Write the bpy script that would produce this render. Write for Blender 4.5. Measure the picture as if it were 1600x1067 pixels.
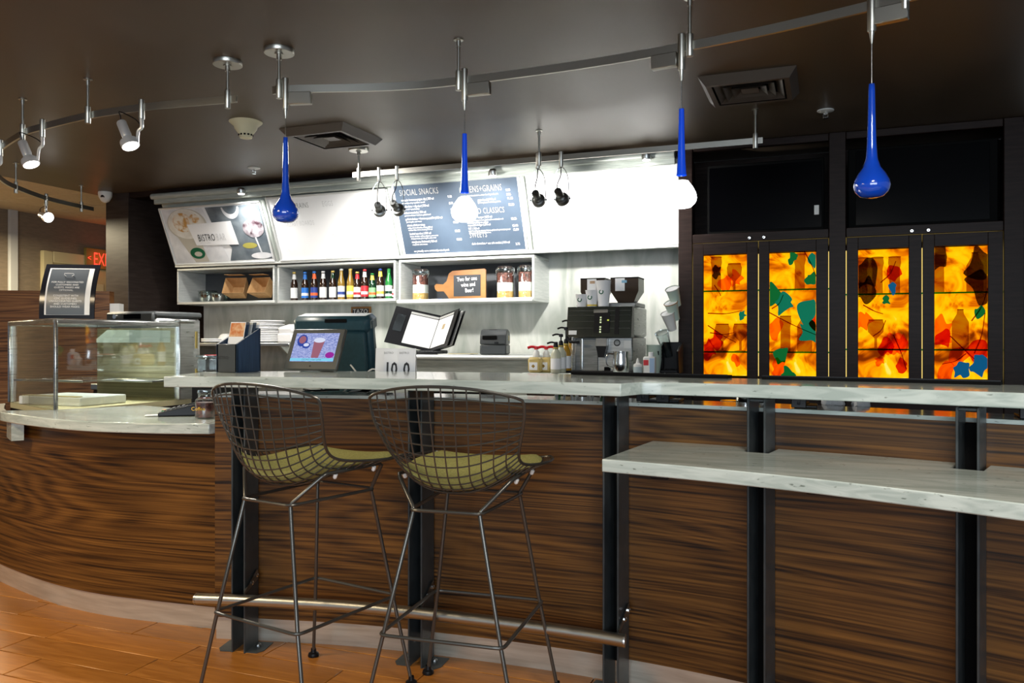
import bpy, bmesh, math, random
from mathutils import Vector, Matrix
random.seed(7)
for o in list(bpy.data.objects): bpy.data.objects.remove(o)
SC = bpy.context.scene; COL = SC.collection
R = math.radians
# ------------------------------------------------------------------ camera, world, exposure
F, Y0, H, TH = 1270.0, 531.0, 1.2, R(21.1)
CT, ST = math.cos(TH), math.sin(TH)
RV = Vector((CT, ST, 0)); FV = Vector((-ST, CT, 0)); UP = Vector((0, 0, 1))
cam = bpy.data.cameras.new('camera'); camo = bpy.data.objects.new('camera', cam); COL.objects.link(camo)
cam.sensor_width = 36; cam.lens = F/1600*36; cam.shift_y = (Y0-533.5)/1600; cam.clip_start = .05
camo.location = (0, 0, H); camo.rotation_euler = (R(90), 0, TH); SC.camera = camo
W = bpy.data.worlds.new('world'); SC.world = W; W.use_nodes = True
bgn = W.node_tree.nodes['Background']; bgn.inputs[0].default_value = (.78, .88, 1, 1); bgn.inputs[1].default_value = .20
vs = SC.view_settings; vs.view_transform = 'Standard'; vs.look = 'None'; vs.gamma = 1; vs.use_curve_mapping = False; vs.exposure = 0.0

def light(name, kind, loc, energy, color=(1, .93, .82), target=None, **kw):
    l = bpy.data.lights.new(name, kind); l.energy = energy; l.color = color
    for k, v in kw.items(): setattr(l, k, v)
    o = bpy.data.objects.new(name, l); COL.objects.link(o); o.location = loc
    if target is not None:
        o.rotation_euler = (Vector(target)-Vector(loc)).to_track_quat('-Z', 'Y').to_euler()
    return o
# daylight from the tall windows of the lobby behind the camera, and added lobby, shelf, side room and aisle fills without fixtures
light('lobby_window_daylight', 'AREA', (1.0, -3.6, 1.7), 260, (.80, .90, 1), (-.8, 3, 1.1), shape='RECTANGLE', size=5.0, size_y=2.2)
light('lobby_fill', 'AREA', (-3.5, .6, 2.40), 85, (1, .80, .52), (-3.5, .6001, 0), size=.9)  # added warm fill with no fixture, brightens the counter front and floor
light('drink_shelf_fill', 'AREA', (.3, 1.15, 2.45), 34, (1, .92, .80), (.3, 1.1501, 0), size=.5)  # added fill with no fixture, brightens the drink shelf and stools
light('side_room_fill', 'AREA', (-7.0, 4.9, 2.3), 95, (1, .86, .58), (-7.0, 4.9001, 0), size=1.0)  # added fill with no fixture, brightens the side room
light('bar_aisle_fill', 'AREA', (-3.4, 4.4, 2.42), 66, (1, .96, .9), (-3.4, 4.4001, 0), size=.8)  # added fill with no fixture, brightens the plates and back counter

# ------------------------------------------------------------------ helpers
def at(u, v, Y):
    x = (u-800)/F; r = Vector((x*CT-ST, CT+x*ST, (Y0-v)/F)); d = Y/r.y
    return Vector((r.x*d, Y, H+r.z*d))
def atz(u, v, z):
    x = (u-800)/F; r = Vector((x*CT-ST, CT+x*ST, (Y0-v)/F)); d = (z-H)/r.z
    return Vector((r.x*d, r.y*d, z))
def px(p): return F/(p.dot(FV))          # pixels per metre at a point
def spline(pts, n=8):
    pts = [Vector(p) for p in pts]; out = []
    P = [2*pts[0]-pts[1]]+pts+[2*pts[-1]-pts[-2]]
    for i in range(1, len(P)-2):
        a, b, c, d = P[i-1:i+3]
        for k in range(n):
            t = k/n
            out.append(.5*((2*b)+(c-a)*t+(2*a-5*b+4*c-d)*t*t+(3*b-a-3*c+d)*t**3))
    out.append(P[-2]); return out

class MB:
    def __init__(s): s.v = []; s.f = []; s.uv = []; s.m = None
    def add(s, vs_, fs, uvs=None):
        o = len(s.v)
        s.v += [(s.m @ Vector(p)) if s.m else Vector(p) for p in vs_]
        for i, f in enumerate(fs):
            s.f.append([k+o for k in f]); s.uv.append(uvs[i] if uvs else None)
        return s
    def box(s, c, d, b=.0, rot=None):
        c = Vector(c); h = [x/2 for x in d]; b = min(b, min(h)*.6)
        vs_ = []; idx = {}
        if b <= 0: b = min(h)*.02
        for sx in (-1, 1):
            for sy in (-1, 1):
                for sz in (-1, 1):
                    sg = (sx, sy, sz)
                    for ax in range(3):
                        p = Vector([sg[i]*(h[i]-(0 if i == ax else b)) for i in range(3)])
                        idx[(sg, ax)] = len(vs_); vs_.append(p)
        fs = []
        for ax in range(3):
            o1, o2 = [i for i in range(3) if i != ax]
            for sg in (-1, 1):
                q = []
                for a, bb in ((-1, -1), (1, -1), (1, 1), (-1, 1)):
                    t = [0, 0, 0]; t[ax] = sg; t[o1] = a; t[o2] = bb; q.append(idx[(tuple(t), ax)])
                fs.append(q)
        for ax in range(3):          # edges along ax
            o1, o2 = [i for i in range(3) if i != ax]
            for a in (-1, 1):
                for bb in (-1, 1):
                    t0 = [0, 0, 0]; t0[ax] = -1; t0[o1] = a; t0[o2] = bb; t1 = list(t0); t1[ax] = 1
                    fs.append([idx[(tuple(t0), o1)], idx[(tuple(t1), o1)], idx[(tuple(t1), o2)], idx[(tuple(t0), o2)]])
        for sx in (-1, 1):
            for sy in (-1, 1):
                for sz in (-1, 1): fs.append([idx[((sx, sy, sz), a)] for a in range(3)])
        for f in fs:
            n = (vs_[f[1]]-vs_[f[0]]).cross(vs_[f[2]]-vs_[f[0]])
            if n.dot(vs_[f[0]]+vs_[f[1]]+vs_[f[2]]) < 0: f.reverse()
        M = rot if rot else Matrix()
        return s.add([c+(M @ p) for p in vs_], fs)
    def lathe(s, prof, seg=20, c=(0, 0, 0), axis=None, cap=True):
        c = Vector(c); q = Vector((0, 0, 1)).rotation_difference(Vector(axis)).to_matrix() if axis is not None else Matrix.Identity(3)
        vs_ = []; fs = []
        for r, z in prof:
            for i in range(seg):
                a = 2*math.pi*i/seg; vs_.append(c+q @ Vector((r*math.cos(a), r*math.sin(a), z)))
        up = prof[-1][1] >= prof[0][1]
        for j in range(len(prof)-1):
            for i in range(seg):
                k = (i+1) % seg; f = [j*seg+i, j*seg+k, (j+1)*seg+k, (j+1)*seg+i]
                fs.append(f if up else f[::-1])
        if cap:
            a = list(range(seg)); b = list(range((len(prof)-1)*seg, len(prof)*seg))
            fs.append(a[::-1] if up else a); fs.append(b if up else b[::-1])
        return s.add(vs_, fs)
    def cyl(s, p0, p1, r, seg=14, r1=None):
        p0, p1 = Vector(p0), Vector(p1); L = (p1-p0).length
        return s.lathe([(r, 0), (r if r1 is None else r1, L)], seg, p0, p1-p0)
    def tube(s, pts, r, seg=8, closed=False):
        pts = [Vector(p) for p in pts]; n = len(pts); vs_ = []; fs = []
        T = []
        for i in range(n):
            a = pts[i-1] if (i or closed) else pts[0]; b = pts[(i+1) % n] if (i < n-1 or closed) else pts[-1]
            T.append((b-a).normalized())
        N = T[0].orthogonal().normalized()
        for i in range(n):
            if i: N = (T[i-1].rotation_difference(T[i]) @ N); N = (N-T[i]*N.dot(T[i])).normalized()
            B = T[i].cross(N); rr = r[i] if isinstance(r, (list, tuple)) else r
            for k in range(seg):
                a = 2*math.pi*k/seg; vs_.append(pts[i]+rr*(math.cos(a)*N+math.sin(a)*B))
        for i in range(n if closed else n-1):
            j = (i+1) % n
            for k in range(seg): l = (k+1) % seg; fs.append([i*seg+k, i*seg+l, j*seg+l, j*seg+k])
        if not closed: fs.append(list(range(seg))[::-1]); fs.append(list(range((n-1)*seg, n*seg)))
        return s.add(vs_, fs)
    def prism(s, poly, z0, z1):
        n = len(poly); ar = sum(poly[i][0]*poly[(i+1) % n][1]-poly[(i+1) % n][0]*poly[i][1] for i in range(n))
        if ar < 0: poly = poly[::-1]
        vs_ = [(p[0], p[1], z0) for p in poly]+[(p[0], p[1], z1) for p in poly]
        fs = [list(range(n))[::-1], list(range(n, 2*n))]+[[i, (i+1) % n, n+(i+1) % n, n+i] for i in range(n)]
        return s.add(vs_, fs)
    def extr(s, poly, M, th):                # 2D outline in the plane M, thickness th along M's z
        old = s.m; s.m = (old @ M) if old else M; s.prism(poly, 0, th); s.m = old; return s
    def ribbon(s, line, z0, z1, th, u0=0.0):
        line = [Vector((p[0], p[1])) for p in line]; n = len(line); back = []; arc = [u0]
        for i in range(n):
            t = (line[min(i+1, n-1)]-line[max(i-1, 0)]).normalized(); back.append(line[i]+Vector((-t.y, t.x))*th)
            if i: arc.append(arc[-1]+(line[i]-line[i-1]).length)
        vs_ = []; fs = []; uv = []
        for a, b in zip(line, back): vs_ += [(a.x, a.y, z0), (a.x, a.y, z1), (b.x, b.y, z0), (b.x, b.y, z1)]
        for i in range(n-1):
            p, q = 4*i, 4*i+4; A, B = arc[i], arc[i+1]
            fs += [[p, q, q+1, p+1], [p+2, p+3, q+3, q+2], [p+1, q+1, q+3, p+3], [p, p+2, q+2, q]]
            uv += [[(A, z0), (B, z0), (B, z1), (A, z1)], [(A, z0), (A, z1), (B, z1), (B, z0)],
                   [(A, z1), (B, z1), (B, z1+th), (A, z1+th)], [(A, z0), (A, z0-th), (B, z0-th), (B, z0)]]
        e = 4*(n-1)
        fs += [[0, 1, 3, 2], [e, e+2, e+3, e+1]]; uv += [[(u0-.1, z0), (u0-.1, z1), (u0, z1), (u0, z0)], [(arc[-1], z0), (arc[-1]+.1, z0), (arc[-1]+.1, z1), (arc[-1], z1)]]
        return s.add(vs_, fs, uv)
    def grid(s, fn, nu, nv, flip=False):
        vs_ = [fn(i/nu, j/nv) for j in range(nv+1) for i in range(nu+1)]; fs = []; uv = []
        for j in range(nv):
            for i in range(nu):
                a = j*(nu+1)+i; f = [a, a+1, a+nu+2, a+nu+1]; w = [(i/nu, j/nv), ((i+1)/nu, j/nv), ((i+1)/nu, (j+1)/nv), (i/nu, (j+1)/nv)]
                fs.append(f[::-1] if flip else f); uv.append(w[::-1] if flip else w)
        return s.add(vs_, fs, uv)
    def mesh(s, name, mat, sharp=.7):
        me = bpy.data.meshes.new(name); me.from_pydata([tuple(p) for p in s.v], [], s.f)
        if any(s.uv):
            l = me.uv_layers.new(name='UVMap'); k = 0
            for f, u in zip(s.f, s.uv):
                for i in range(len(f)):
                    if u: l.data[k].uv = u[i]
                    k += 1
        me.polygons.foreach_set('use_smooth', [True]*len(me.polygons)); me.set_sharp_from_angle(angle=sharp)
        if mat: me.materials.append(mat)
        me.update(); return me
    def build(s, name, mat, parent=None, loc=None, rot=None, sharp=.7, label=None, bevel=0):
        o = bpy.data.objects.new(name, s.mesh(name, mat, sharp)); COL.objects.link(o)
        if parent: o.parent = parent
        if loc is not None: o.location = loc
        if rot is not None: o.rotation_euler = rot
        if label: o['label'] = label
        if bevel:
            m = o.modifiers.new('bevel', 'BEVEL'); m.width = bevel; m.segments = 2; m.limit_method = 'ANGLE'
        return o
def tag(o, label=None, cat=None, group=None, kind=None):
    if label: o['label'] = label
    if cat: o['category'] = cat
    if group: o['group'] = group
    if kind: o['kind'] = kind
    return o
def thing(name, label, cat, loc=(0, 0, 0), rz=0, group=None):
    o = bpy.data.objects.new(name, None); COL.objects.link(o); o.location = loc; o.rotation_euler = (0, 0, rz); o.empty_display_size = .05
    return tag(o, label, cat, group)
def copy_tree(o, parent=None, link=True):
    c = o.copy(); COL.objects.link(c); c.parent = parent
    for ch in [x for x in bpy.data.objects if x.parent == o]: copy_tree(ch, c)
    return c
def dup(me, name, parent, loc=(0, 0, 0), rot=None):
    o = bpy.data.objects.new(name, me); COL.objects.link(o); o.parent = parent; o.location = loc
    if rot: o.rotation_euler = rot
    return o
def lettering(body, size, mat, parent, loc=(0, 0, 0), rot=(0, 0, 0), align='LEFT', name='lettering', sx=1.0, space=1.0, bold=0.0):
    cu = bpy.data.curves.new('txt', 'FONT'); cu.body = body; cu.size = size; cu.align_x = align; cu.space_character = space; cu.resolution_u = 2; cu.offset = bold
    t = bpy.data.objects.new('txt', cu); COL.objects.link(t)
    bpy.context.view_layer.update()
    me = bpy.data.meshes.new_from_object(t.evaluated_get(bpy.context.evaluated_depsgraph_get()))
    bpy.data.objects.remove(t); bpy.data.curves.remove(cu)
    me.name = name; me.materials.clear(); me.materials.append(mat)
    o = bpy.data.objects.new(name, me); COL.objects.link(o); o.parent = parent; o.location = loc; o.rotation_euler = rot; o.scale = (sx, 1, 1)
    return o

# ------------------------------------------------------------------ materials
def mat(name, col, rough=.5, metal=0.0, emit=None, es=0.0, spec=.5, coat=0.0, trans=0.0, ior=1.45):
    m = bpy.data.materials.new(name); m.use_nodes = True; p = m.node_tree.nodes['Principled BSDF']
    p.inputs['Base Color'].default_value = (*col, 1); p.inputs['Roughness'].default_value = rough; p.inputs['Metallic'].default_value = metal
    p.inputs['Specular IOR Level'].default_value = spec; p.inputs['Coat Weight'].default_value = coat; p.inputs['Coat Roughness'].default_value = .05
    p.inputs['Transmission Weight'].default_value = trans; p.inputs['IOR'].default_value = ior
    if emit: p.inputs['Emission Color'].default_value = (*emit, 1); p.inputs['Emission Strength'].default_value = es
    return m
def nt(m): return m.node_tree, m.node_tree.nodes, m.node_tree.links, m.node_tree.nodes['Principled BSDF']
def ramp(ns, stops):
    r = ns.new('ShaderNodeValToRGB'); e = r.color_ramp.elements
    while len(e) < len(stops): e.new(.5)
    for x, (p, c) in zip(e, stops): x.position = p; x.color = (*c, 1)
    return r
def mottled(name, c0, c1, scale=(1, 1, 1), nscale=5, rough=.5, metal=0, detail=4, bump=0.0, dist=.3, coords='Object', coat=0, rrange=None, lo=.35, hi=.65, spec=.5):
    m = mat(name, c0, rough, metal, coat=coat, spec=spec); t, ns, ls, p = nt(m)
    tc = ns.new('ShaderNodeTexCoord'); mp = ns.new('ShaderNodeMapping'); mp.inputs['Scale'].default_value = scale
    no = ns.new('ShaderNodeTexNoise'); no.inputs['Scale'].default_value = nscale; no.inputs['Detail'].default_value = detail; no.inputs['Distortion'].default_value = dist
    r = ramp(ns, [(lo, c0), (hi, c1)])
    ls.new(tc.outputs[coords], mp.inputs['Vector']); ls.new(mp.outputs[0], no.inputs['Vector']); ls.new(no.outputs['Fac'], r.inputs[0]); ls.new(r.outputs[0], p.inputs['Base Color'])
    if rrange:
        q = ns.new('ShaderNodeMapRange'); q.inputs[3].default_value, q.inputs[4].default_value = rrange
        ls.new(no.outputs['Fac'], q.inputs[0]); ls.new(q.outputs[0], p.inputs['Roughness'])
    if bump:
        b = ns.new('ShaderNodeBump'); b.inputs['Strength'].default_value = bump; b.inputs['Distance'].default_value = .002
        ls.new(no.outputs['Fac'], b.inputs['Height']); ls.new(b.outputs[0], p.inputs['Normal'])
    return m
def walnut(name, dark, mid, lightc, rough=.32, coords='UV', seed=0.0, freq=11.0, coat=.15):
    m = mat(name, mid, rough, coat=coat); t, ns, ls, p = nt(m)
    tc = ns.new('ShaderNodeTexCoord'); mp = ns.new('ShaderNodeMapping'); mp.inputs['Scale'].default_value = (.20, 3.0, 1.1); mp.inputs['Location'].default_value = (seed, seed*.7, seed)
    n1 = ns.new('ShaderNodeTexNoise'); n1.inputs['Scale'].default_value = 1.0; n1.inputs['Detail'].default_value = 2.2; n1.inputs['Distortion'].default_value = .35; n1.inputs['Roughness'].default_value = .42
    ls.new(tc.outputs[coords], mp.inputs[0]); ls.new(mp.outputs[0], n1.inputs['Vector'])
    mu = ns.new('ShaderNodeMath'); mu.operation = 'MULTIPLY'; mu.inputs[1].default_value = freq*25.0; ls.new(n1.outputs['Fac'], mu.inputs[0])
    si = ns.new('ShaderNodeMath'); si.operation = 'SINE'; ls.new(mu.outputs[0], si.inputs[0])
    m2 = ns.new('ShaderNodeMapping'); m2.inputs['Scale'].default_value = (.9, 62, 2.2)
    n2 = ns.new('ShaderNodeTexNoise'); n2.inputs['Scale'].default_value = 1.6; n2.inputs['Detail'].default_value = 5; n2.inputs['Roughness'].default_value = .6
    ls.new(tc.outputs[coords], m2.inputs[0]); ls.new(m2.outputs[0], n2.inputs['Vector'])
    mr = ns.new('ShaderNodeMapRange'); mr.inputs[1].default_value = -1; mr.inputs[2].default_value = 1; mr.inputs[3].default_value = .25; mr.inputs[4].default_value = .51; ls.new(si.outputs[0], mr.inputs[0])
    ad = ns.new('ShaderNodeMath'); ad.operation = 'ADD'; ls.new(mr.outputs[0], ad.inputs[0])
    s2 = ns.new('ShaderNodeMapRange'); s2.inputs[1].default_value = .25; s2.inputs[2].default_value = .75; s2.inputs[3].default_value = -.38; s2.inputs[4].default_value = .52; ls.new(n2.outputs['Fac'], s2.inputs[0]); ls.new(s2.outputs[0], ad.inputs[1])
    r = ramp(ns, [(.10, dark), (.34, mid), (.92, lightc)]); ls.new(ad.outputs[0], r.inputs[0]); ls.new(r.outputs[0], p.inputs['Base Color'])
    return m
def glassy(name, tint=(.92, .97, .95), gloss=.09, rough=.02):
    m = bpy.data.materials.new(name); m.use_nodes = True; t = m.node_tree; ns, ls = t.nodes, t.links; ns.clear()
    o = ns.new('ShaderNodeOutputMaterial'); mx = ns.new('ShaderNodeMixShader'); tr = ns.new('ShaderNodeBsdfTransparent'); gl = ns.new('ShaderNodeBsdfGlossy'); fr = ns.new('ShaderNodeLayerWeight')
    tr.inputs[0].default_value = (*tint, 1); gl.inputs[0].default_value = (1, 1, 1, 1); gl.inputs['Roughness'].default_value = rough; fr.inputs[0].default_value = .25
    q = ns.new('ShaderNodeMapRange'); q.inputs[3].default_value = gloss; q.inputs[4].default_value = .8; ls.new(fr.outputs['Fresnel'], q.inputs[0])
    ls.new(q.outputs[0], mx.inputs[0]); ls.new(tr.outputs[0], mx.inputs[1]); ls.new(gl.outputs[0], mx.inputs[2]); ls.new(mx.outputs[0], o.inputs[0])
    return m
def emis(name, c, s):
    m = bpy.data.materials.new(name); m.use_nodes = True; t = m.node_tree; t.nodes.clear()
    o = t.nodes.new('ShaderNodeOutputMaterial'); e = t.nodes.new('ShaderNodeEmission'); e.inputs[0].default_value = (*c, 1); e.inputs[1].default_value = s; t.links.new(e.outputs[0], o.inputs[0]); return m
K = {}
K['walnut'] = walnut('walnut_veneer', (.009, .0033, .0008), (.066, .0255, .0045), (.205, .086, .0165), rough=.38, coat=.06)
K['walnut2'] = walnut('walnut_partition', (.03, .012, .004), (.14, .055, .018), (.30, .14, .05), seed=5)
K['plank'] = mottled('plank_tile', (.36, .128, .018), (.50, .195, .034), (1.2, 14, 1), 3, .28, dist=1.2, rrange=(.22, .4))
t, ns, ls, p = nt(K['plank']); oi = ns.new('ShaderNodeObjectInfo'); hs = ns.new('ShaderNodeHueSaturation'); q = ns.new('ShaderNodeMapRange'); q.inputs[3].default_value = .85; q.inputs[4].default_value = 1.12
src = p.inputs['Base Color'].links[0].from_socket; ls.new(oi.outputs['Random'], q.inputs[0]); ls.new(q.outputs[0], hs.inputs['Value']); ls.new(src, hs.inputs['Color']); ls.new(hs.outputs[0], p.inputs['Base Color'])
K['grout'] = mottled('grout', (.09, .065, .04), (.12, .085, .055), nscale=20, rough=.9)
K['ceil'] = mottled('ceiling_brown_paint', (.080, .057, .037), (.098, .071, .047), (1, .3, 1), 4, .42, rrange=(.36, .5))
K['ceil2'] = mottled('cream_ceiling_tile', (.62, .54, .38), (.68, .60, .43), nscale=30, rough=.9)
K['grid'] = mat('ceiling_grid', (.40, .34, .22), .8)
K['beige'] = mottled('beige_wall_covering', (.20, .155, .105), (.24, .185, .125), (1, 1, 6), 12, .8)
K['cream'] = mat('cream_paint', (.62, .54, .30), .5)
K['creamd'] = mat('cream_door_paint', (.55, .46, .22), .5)
K['stone'] = mottled('pale_streaked_stone', (.37, .425, .39), (.55, .60, .555), (.9, 5, 9), 4.5, .13, detail=8, dist=.9, coat=.3)
t, ns, ls, p = nt(K['stone'])     # dark mineral flecks
tc = ns.new('ShaderNodeTexCoord'); mp = ns.new('ShaderNodeMapping'); mp.inputs['Scale'].default_value = (26, 60, 85); nn = ns.new('ShaderNodeTexNoise'); nn.inputs['Scale'].default_value = 1.3; nn.inputs['Detail'].default_value = 3
rr = ramp(ns, [(.66, (1, 1, 1)), (.74, (.42, .43, .40))]); mx = ns.new('ShaderNodeMix'); mx.data_type = 'RGBA'; mx.blend_type = 'MULTIPLY'; mx.inputs[0].default_value = 1
src = p.inputs['Base Color'].links[0].from_socket
ls.new(tc.outputs['Object'], mp.inputs[0]); ls.new(mp.outputs[0], nn.inputs['Vector']); ls.new(nn.outputs['Fac'], rr.inputs[0]); ls.new(src, mx.inputs[6]); ls.new(rr.outputs[0], mx.inputs[7]); ls.new(mx.outputs[2], p.inputs['Base Color'])
K['splash'] = mottled('grey_veined_splashback', (.36, .39, .35), (.60, .61, .57), (3.5, 1, .8), 2.2, .35, detail=8, dist=.8)
K['steel'] = mottled('brushed_steel', (.44, .45, .44), (.60, .61, .60), (2, 2, 30), 4, .28, 1.0, rrange=(.22, .38))
K['steeld'] = mottled('dark_steel', (.19, .20, .20), (.28, .29, .29), (2, 2, 20), 4, .35, 1.0)
K['kick'] = mottled('kick_plate_steel', (.56, .51, .42), (.70, .65, .55), (1.5, 1.5, 18), 3, .3, .62, rrange=(.24, .38))
K['nickel'] = mat('satin_nickel', (.50, .49, .44), .33, 1)
K['alu'] = mat('bright_aluminium', (.74, .75, .76), .28, .55)
K['chrome'] = mat('chrome', (.75, .76, .76), .15, 1)
K['post'] = mottled('gunmetal_paint', (.030, .036, .038), (.048, .055, .057), nscale=14, rough=.38, spec=.5)
K['black'] = mat('black_plastic', (.006, .006, .007), .38, spec=.25)
K['blackm'] = mat('black_matte', (.004, .004, .004), .8, spec=.1)
K['wire'] = mat('dark_bronze_wire', (.115, .112, .102), .30, .75)
K['green'] = mottled('olive_cushion_fabric', (.29, .275, .085), (.41, .385, .125), nscale=160, rough=.9, bump=.5)
K['espresso'] = mottled('espresso_cabinet_wood', (.012, .0068, .0055), (.022, .0128, .0105), (2, 2, 22), 3, .42, detail=6, spec=.14)
K['screen'] = mat('tv_screen', (.001, .001, .0015), .2, spec=.04)
K['white'] = mat('white_paper', (.80, .80, .80), .5)
K['whitep'] = mat('white_plastic', (.74, .74, .71), .4)
K['board'] = mat('white_menu_film', (.80, .80, .80), .35)
K['slate'] = mottled('slate_menu_film', (.040, .060, .090), (.055, .08, .115), nscale=3, rough=.55, spec=.3)
K['shelfback'] = mat('shaded_shelf_back', (.030, .034, .040), .5)  # shade inside the box shelves is put into this dark colour
K['steelw'] = mottled('spotlit_brushed_steel', (.66, .69, .67), (.78, .80, .78), (2, 2, 30), 4, .36, .45)  # steel lightened so its colour holds the glare of the spotlights
K['steelc'] = mottled('grey_green_steel', (.36, .40, .37), (.50, .54, .50), (2, 2, 30), 4, .36, .2)
K['greyt'] = mat('grey_lettering', (.30, .30, .29), .6)
K['palet'] = mat('pale_grey_lettering', (.60, .60, .60), .6)
K['blackt'] = mat('black_lettering', (.02, .02, .022), .6)
K['whitet'] = mat('white_lettering', (.9, .9, .9), .6)
K['blue'] = mat('cobalt_glass', (.006, .075, .62), .06, spec=.8, coat=1.0)
K['bluelit'] = mat('lit_cobalt_glass', (.004, .06, .55), .08, emit=(.01, .08, .9), es=.25, coat=1.0)
K['glow'] = emis('lit_pendant_glass', (1, 1, 1), 5.0)
K['lamp'] = emis('lamp_lens', (1, .97, .9), 12.0)
K['glass'] = glassy('clear_glass')
K['caseglass'] = glassy('display_glass', (.96, .985, .975), .09)
K['plasticclear'] = glassy('clear_plastic', (.80, .86, .86), .12, .1)
K['kraft'] = mottled('kraft_card', (.42, .24, .10), (.50, .30, .13), nscale=30, rough=.8)
K['board_wood'] = walnut('acacia_board', (.06, .02, .006), (.20, .085, .025), (.36, .18, .06), coords='Object', freq=4)
K['chalk'] = mat('chalkboard', (.016, .02, .026), .6)
K['teal'] = mottled('dark_teal_plastic', (.012, .040, .052), (.016, .050, .064), nscale=60, rough=.35)
K['navy'] = mottled('navy_wood', (.010, .028, .060), (.022, .05, .095), (40, 40, 2), 3, .5)
K['darkg'] = mat('charcoal_plastic', (.045, .05, .052), .45)
K['red'] = mat('red_plastic', (.55, .012, .02), .35)
K['bean'] = mottled('coffee_beans', (.05, .012, .008), (.20, .06, .045), nscale=55, rough=.5, detail=1, lo=.4, hi=.6)
K['sugar'] = mottled('white_sugar', (.72, .72, .70), (.8, .8, .78), nscale=40, rough=.8)
K['oats'] = mottled('golden_sugar', (.45, .27, .08), (.62, .42, .16), nscale=60, rough=.8)
K['sidew'] = mat('grey_side_paper', (.5, .5, .48), .7)
# ------------------------------------------------------------------ structure
ZC = 2.52; YB = 5.55; YW = 6.16
fl = MB().box((-2.5, 2.2, -.031), (14, 12.8, .05)).build('floor', K['grout']); tag(fl, 'orange brown wood look plank floor with grey joints', kind='structure')
pw, pl = .158, .648
pm = MB().box((0, 0, 0), (pl-.005, pw-.005, .012), .0015).mesh('plank', K['plank'])
offs = [.0, .291, .241, .476, .12, .36, .55, .08, .43]
for r_ in range(-9, 11):
    y = 2.446+r_*pw
    off = {1: -2.634, 0: -2.275, -1: -2.33, -2: -2.74}.get(r_, -2.3+offs[r_ % 9])
    for k in range(-7, 6):
        x = off+k*pl+pl/2
        if (-6.3 if r_ < 4 else -7.4) < x < (1.6 if r_ < 4 else -4.3-(r_-4)*.08): dup(pm, 'plank', fl, (x, y, 0.0))
ce = MB().box((-1.6, 1.55, ZC+.05), (9.2, 9.3, .1)).build('ceiling', K['ceil']); tag(ce, 'dark brown painted soffit ceiling', kind='structure')
c2 = MB().box((-7.1, 4.2, ZC+.065), (1.8, 7, .06)).build('ceiling_side_room', K['grid']); tag(c2, 'cream tiled ceiling of side room', kind='structure')
cm = MB().box((0, 0, 0), (.585, .585, .02), .004).mesh('ceiling_tile', K['ceil2'])
for i in range(3):
    for j in range(11): dup(cm, 'ceiling_tile', c2, (-6.5-i*.6, 1.0+j*.6, ZC+.03))
wb = MB().box((-3.23, YW+.06, 1.26), (4.59, .12, 2.52)).build('wall_back', K['splash']); tag(wb, 'grey veined splashback wall behind the bar', kind='structure')
wp = MB().box((-5.67, YW+.06, 1.26), (.3, .12, 2.52)).build('wall_back_return', K['espresso']); tag(wp, 'dark wood wall return beside the splashback', kind='structure')
pa = MB().box((-5.955, (YB+YW+.12)/2, 1.26), (.27, YW-YB+.12, 2.519), .003).build('wall_partition', mottled('canopy_lit_espresso', (.028, .020, .017), (.042, .031, .027), (2, 2, 16), 3, .36, detail=6, spec=.35)); tag(pa, 'dark espresso wood partition end wall', kind='structure')  # espresso lightened to carry the canopy light falling on the partition
bu = MB().box((-3.375, YB+.08, 2.495), (4.89, .14, .049)).build('trim_1', K['espresso']); tag(bu, 'dark wood fascia under the ceiling', kind='structure')
wl = MB().box((-7.93, 5.2, 1.29), (.15, 6, 2.58)).build('wall_left', K['beige']); tag(wl, 'taupe wall of the side room', kind='structure')
wf = MB().box((-6.9, 8.25, 1.29), (2.2, .1, 2.58)).build('wall_far', K['beige']); tag(wf, 'taupe end wall of the side room', kind='structure')
wr = MB().box((1.17, 5.9, 1.26), (.10, .62, 2.52)).build('wall_right', K['whitep']); tag(wr, 'pale wall beside the dark cabinets', kind='structure')
tr = MB().box((-7.835, 5.98, 1.29), (.04, .10, 2.55), .01).build('trim_2', K['sidew']); tag(tr, 'pale grey vertical corner trim', kind='structure')
# door in the side room
dr = thing('door_1', None, None, (-7.85, 6.85, 0)); dr['kind'] = 'structure'
MB().box((0, 0, 1.02), (.04, .84, 2.04), .004).build('door_leaf', K['creamd'], dr)
fr = MB(); fr.box((.01, -.48, 1.08), (.06, .12, 2.16), .008); fr.box((.01, .48, 1.08), (.06, .12, 2.16), .008); fr.box((.01, 0, 2.10), (.06, .838, .12), .008); fr.build('door_frame', K['cream'], dr)
for z in (.55, 1.5): MB().box((.024, 0, z), (.012, .5, .7), .006).build('door_panel', K['cream'], dr)
MB().lathe([(.012, 0), (.012, .03), (.028, .045), (.024, .07), (.0, .075)], 14, (.02, -.34, 1.0), (1, 0, 0), cap=False).build('door_knob', K['nickel'], dr)
# walnut half wall in front of the side room
a, b = Vector((-7.6, 3.80)), Vector((-5.50, 5.05))
hw = thing('half_wall', 'walnut veneer half wall with white end panel behind the display case', 'partition')
MB().ribbon([a, b], 0, 1.585, .12).build('panel', K['walnut2'], hw)
d_ = (b-a).normalized(); n_ = Vector((-d_.y, d_.x))
MB().ribbon([b+d_*.002, b+d_*.075], 0, 1.50, .12).build('end_panel', K['whitep'], hw)
MB().ribbon([a, b], 1.586, 1.60, .12).build('cap', K['walnut2'], hw)

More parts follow.
